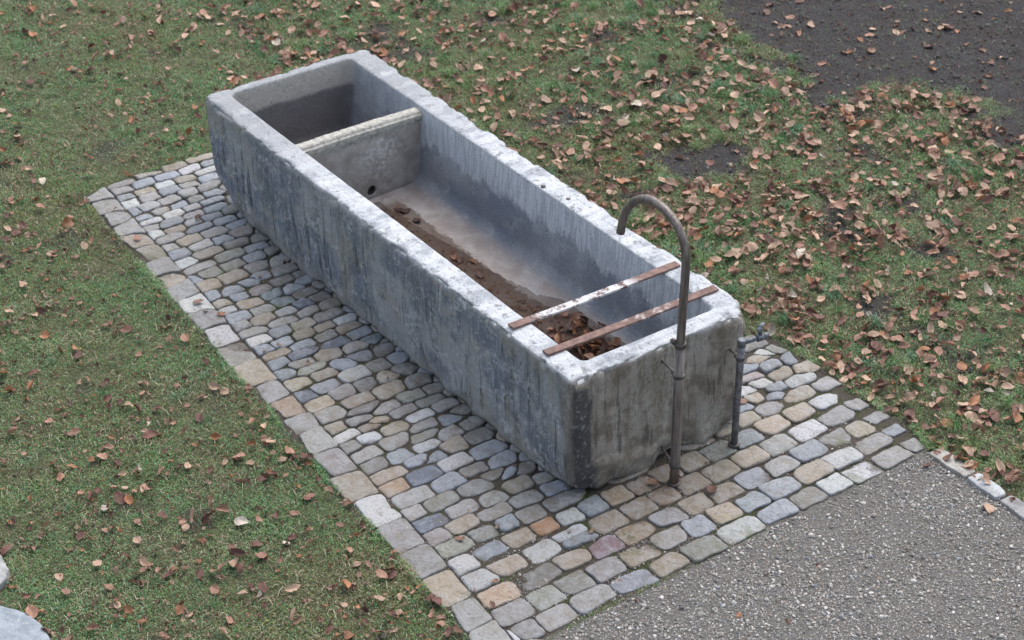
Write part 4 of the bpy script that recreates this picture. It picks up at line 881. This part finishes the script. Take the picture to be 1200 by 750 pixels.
# singled-out leaves
special = [(.676, 1.284, 'straw white', .078, 'largest whitish leaf lying flat on the lawn left of the cobbles', 'left'),
           (1.105, 1.723, 'straw white', .050, 'small cream leaf alone on the mossy lawn far left', 'left'),
           (-1.129, -1.46, 'orange brown', .075, 'light brown leaf lying alone on the gravel by the pale kerb stone', 'gravel')]
for x, y, k, s, lb, zn in special:
    V, F, cc, loc = new_leaf(x, y, gzl(x, y, zn)+.006, k, s, .06, .78)
    if k == 'straw white': cc = cc*1.25 if zn == 'left' and s > .07 else cc
    if zn == 'gravel': cc = np.tile((.36, .25, .17), (len(V), 1))
    put_leaf(V, F, cc, loc, k, lb, 'fallen beech leaves')
# leaves in the trough: a heap under the iron bars and strays in the puddle
tl = []
for i in range(58):
    x, y = .77+R.gauss(0, .11), -.63+R.gauss(0, .085)
    if not (.50 < x < 1.02 and -.83 < y < -.42): continue
    tl.append((x, y, max(FLOOR, float(floor_z(np.array([[x, y, 0]]))[0]))+.004+R.uniform(0, .045)*math.exp(-((x-.77)**2+(y+.63)**2)/.012), R.choice(('orange brown', 'orange brown', 'dark reddish brown', 'pinkish brown')), .062, .45, 'heap'))
for i in range(15):
    x = R.choice((2.31, 2.25, 2.1, 1.72, 1.66, 1.25, 1.02, .52, .60, 1.5, 1.62, .48))+R.gauss(0, .03); tl.append((x, R.uniform(-.64, -.55) if x > .65 else R.uniform(-.78, -.6), FLOOR+.004, R.choice(('orange brown', 'dark reddish brown', 'dark reddish brown')), .055, .08, 'stray'))
for x, y, z, k, s, t, w in tl:
    V, F, cc, loc = new_leaf(x, y, z, k, s, t); cc = cc*(.75 if w == 'heap' else .5)
    if w == 'heap': put_leaf(V, F, cc, loc, k, k+' leaf in the wet heap under the two iron bars', k+' leaves heaped in the trough')
    else: put_leaf(V, F, cc, loc, k, k+' leaf soaking in the puddle on the trough floor', k+' leaves in the puddle')
left_n = 300-len(special)-len(tl)
px = sizes/dist; order = ids[np.argsort(-px[ids])]; single = set(order[:left_n].tolist())
SV, SF, SC, sb = [], [], [], 0
ZN = zones_of(P); HZ = heights(P, ZN)
for i in range(len(P)):
    if not near[i]: continue
    zn = ZN[i]; tilt = .12 if zn in ('cobble', 'gravel', 'soil') else .30
    V, F, cc, loc = new_leaf(P[i, 0], P[i, 1], HZ[i]+R.uniform(-.004, .012)*(zn in ('right', 'left')), kinds[i], sizes[i], tilt)
    if i in single: put_leaf(V, F, cc, loc, kinds[i], kinds[i]+' fallen leaf '+ZONES[zn], kinds[i]+' leaves '+ZONES[zn])
    else: SV.append(V+np.array(loc)); SF.append(F+sb); SC.append(cc); sb += len(V)
DX = rng.uniform(.15, 2.36, 520); DY = rng.uniform(-.625, -.45, 520)-np.where(rng.random(520) < .8, .10*sstep(1.25, .95, DX), 0); DZ = np.maximum(FLOOR, floor_z(np.c_[DX, DY, DX*0]))
for x, y, z in zip(DX, DY, DZ):
    V, F, cc, loc = new_leaf(x, y, z-.001, R.choice(('dark reddish brown', 'dark reddish brown', 'orange brown')), R.uniform(.008, .030), .02); V[:, 2] *= .35; SV.append(V+np.array(loc)); SF.append(F+sb); SC.append(cc*R.uniform(.45, 1.1)); sb += len(V)
# shreds and small broken pieces
N = 40000; Q = np.c_[rng.uniform(-3, 8, N), rng.uniform(-7, 4, N)]; Q = Q[(rng.random(N) < leaf_density(Q)*3.2*121/N)]; Q = Q[in_view(np.c_[Q, np.zeros(len(Q))], 100)]
ZN = zones_of(Q); HZ = heights(Q, ZN); lib = []
for k in range(160):
    V, F, cc, _ = new_leaf(0, 0, 0, R.choices(list(LC), (.2, .3, .15, .32, .03))[0], R.uniform(.012, .036), .4); lib.append((V, F, cc*.85))
for i, p in enumerate(Q):
    V, F, cc = lib[R.randrange(160)]; a = R.uniform(0, 6.28); ca, sa = math.cos(a), math.sin(a); sc_ = R.uniform(.8, 1.2)
    SV.append(V@np.array([[ca, sa, 0], [-sa, ca, 0], [0, 0, 1]])*sc_+np.array([p[0], p[1], HZ[i]-.003])); SF.append(F+sb); SC.append(cc*R.uniform(.7, 1.15)); sb += len(V)
o = link('leaf_litter', npmesh('leaf_litter', np.concatenate(SV), [np.concatenate(SF)], {'col': np.concatenate(SC)}), LEAF)
tag(o, 'smaller and farther fallen leaves and shreds scattered over lawn and soil', kind='stuff'); print('leaves', len(P), view.sum(), 'litter', len(SV))
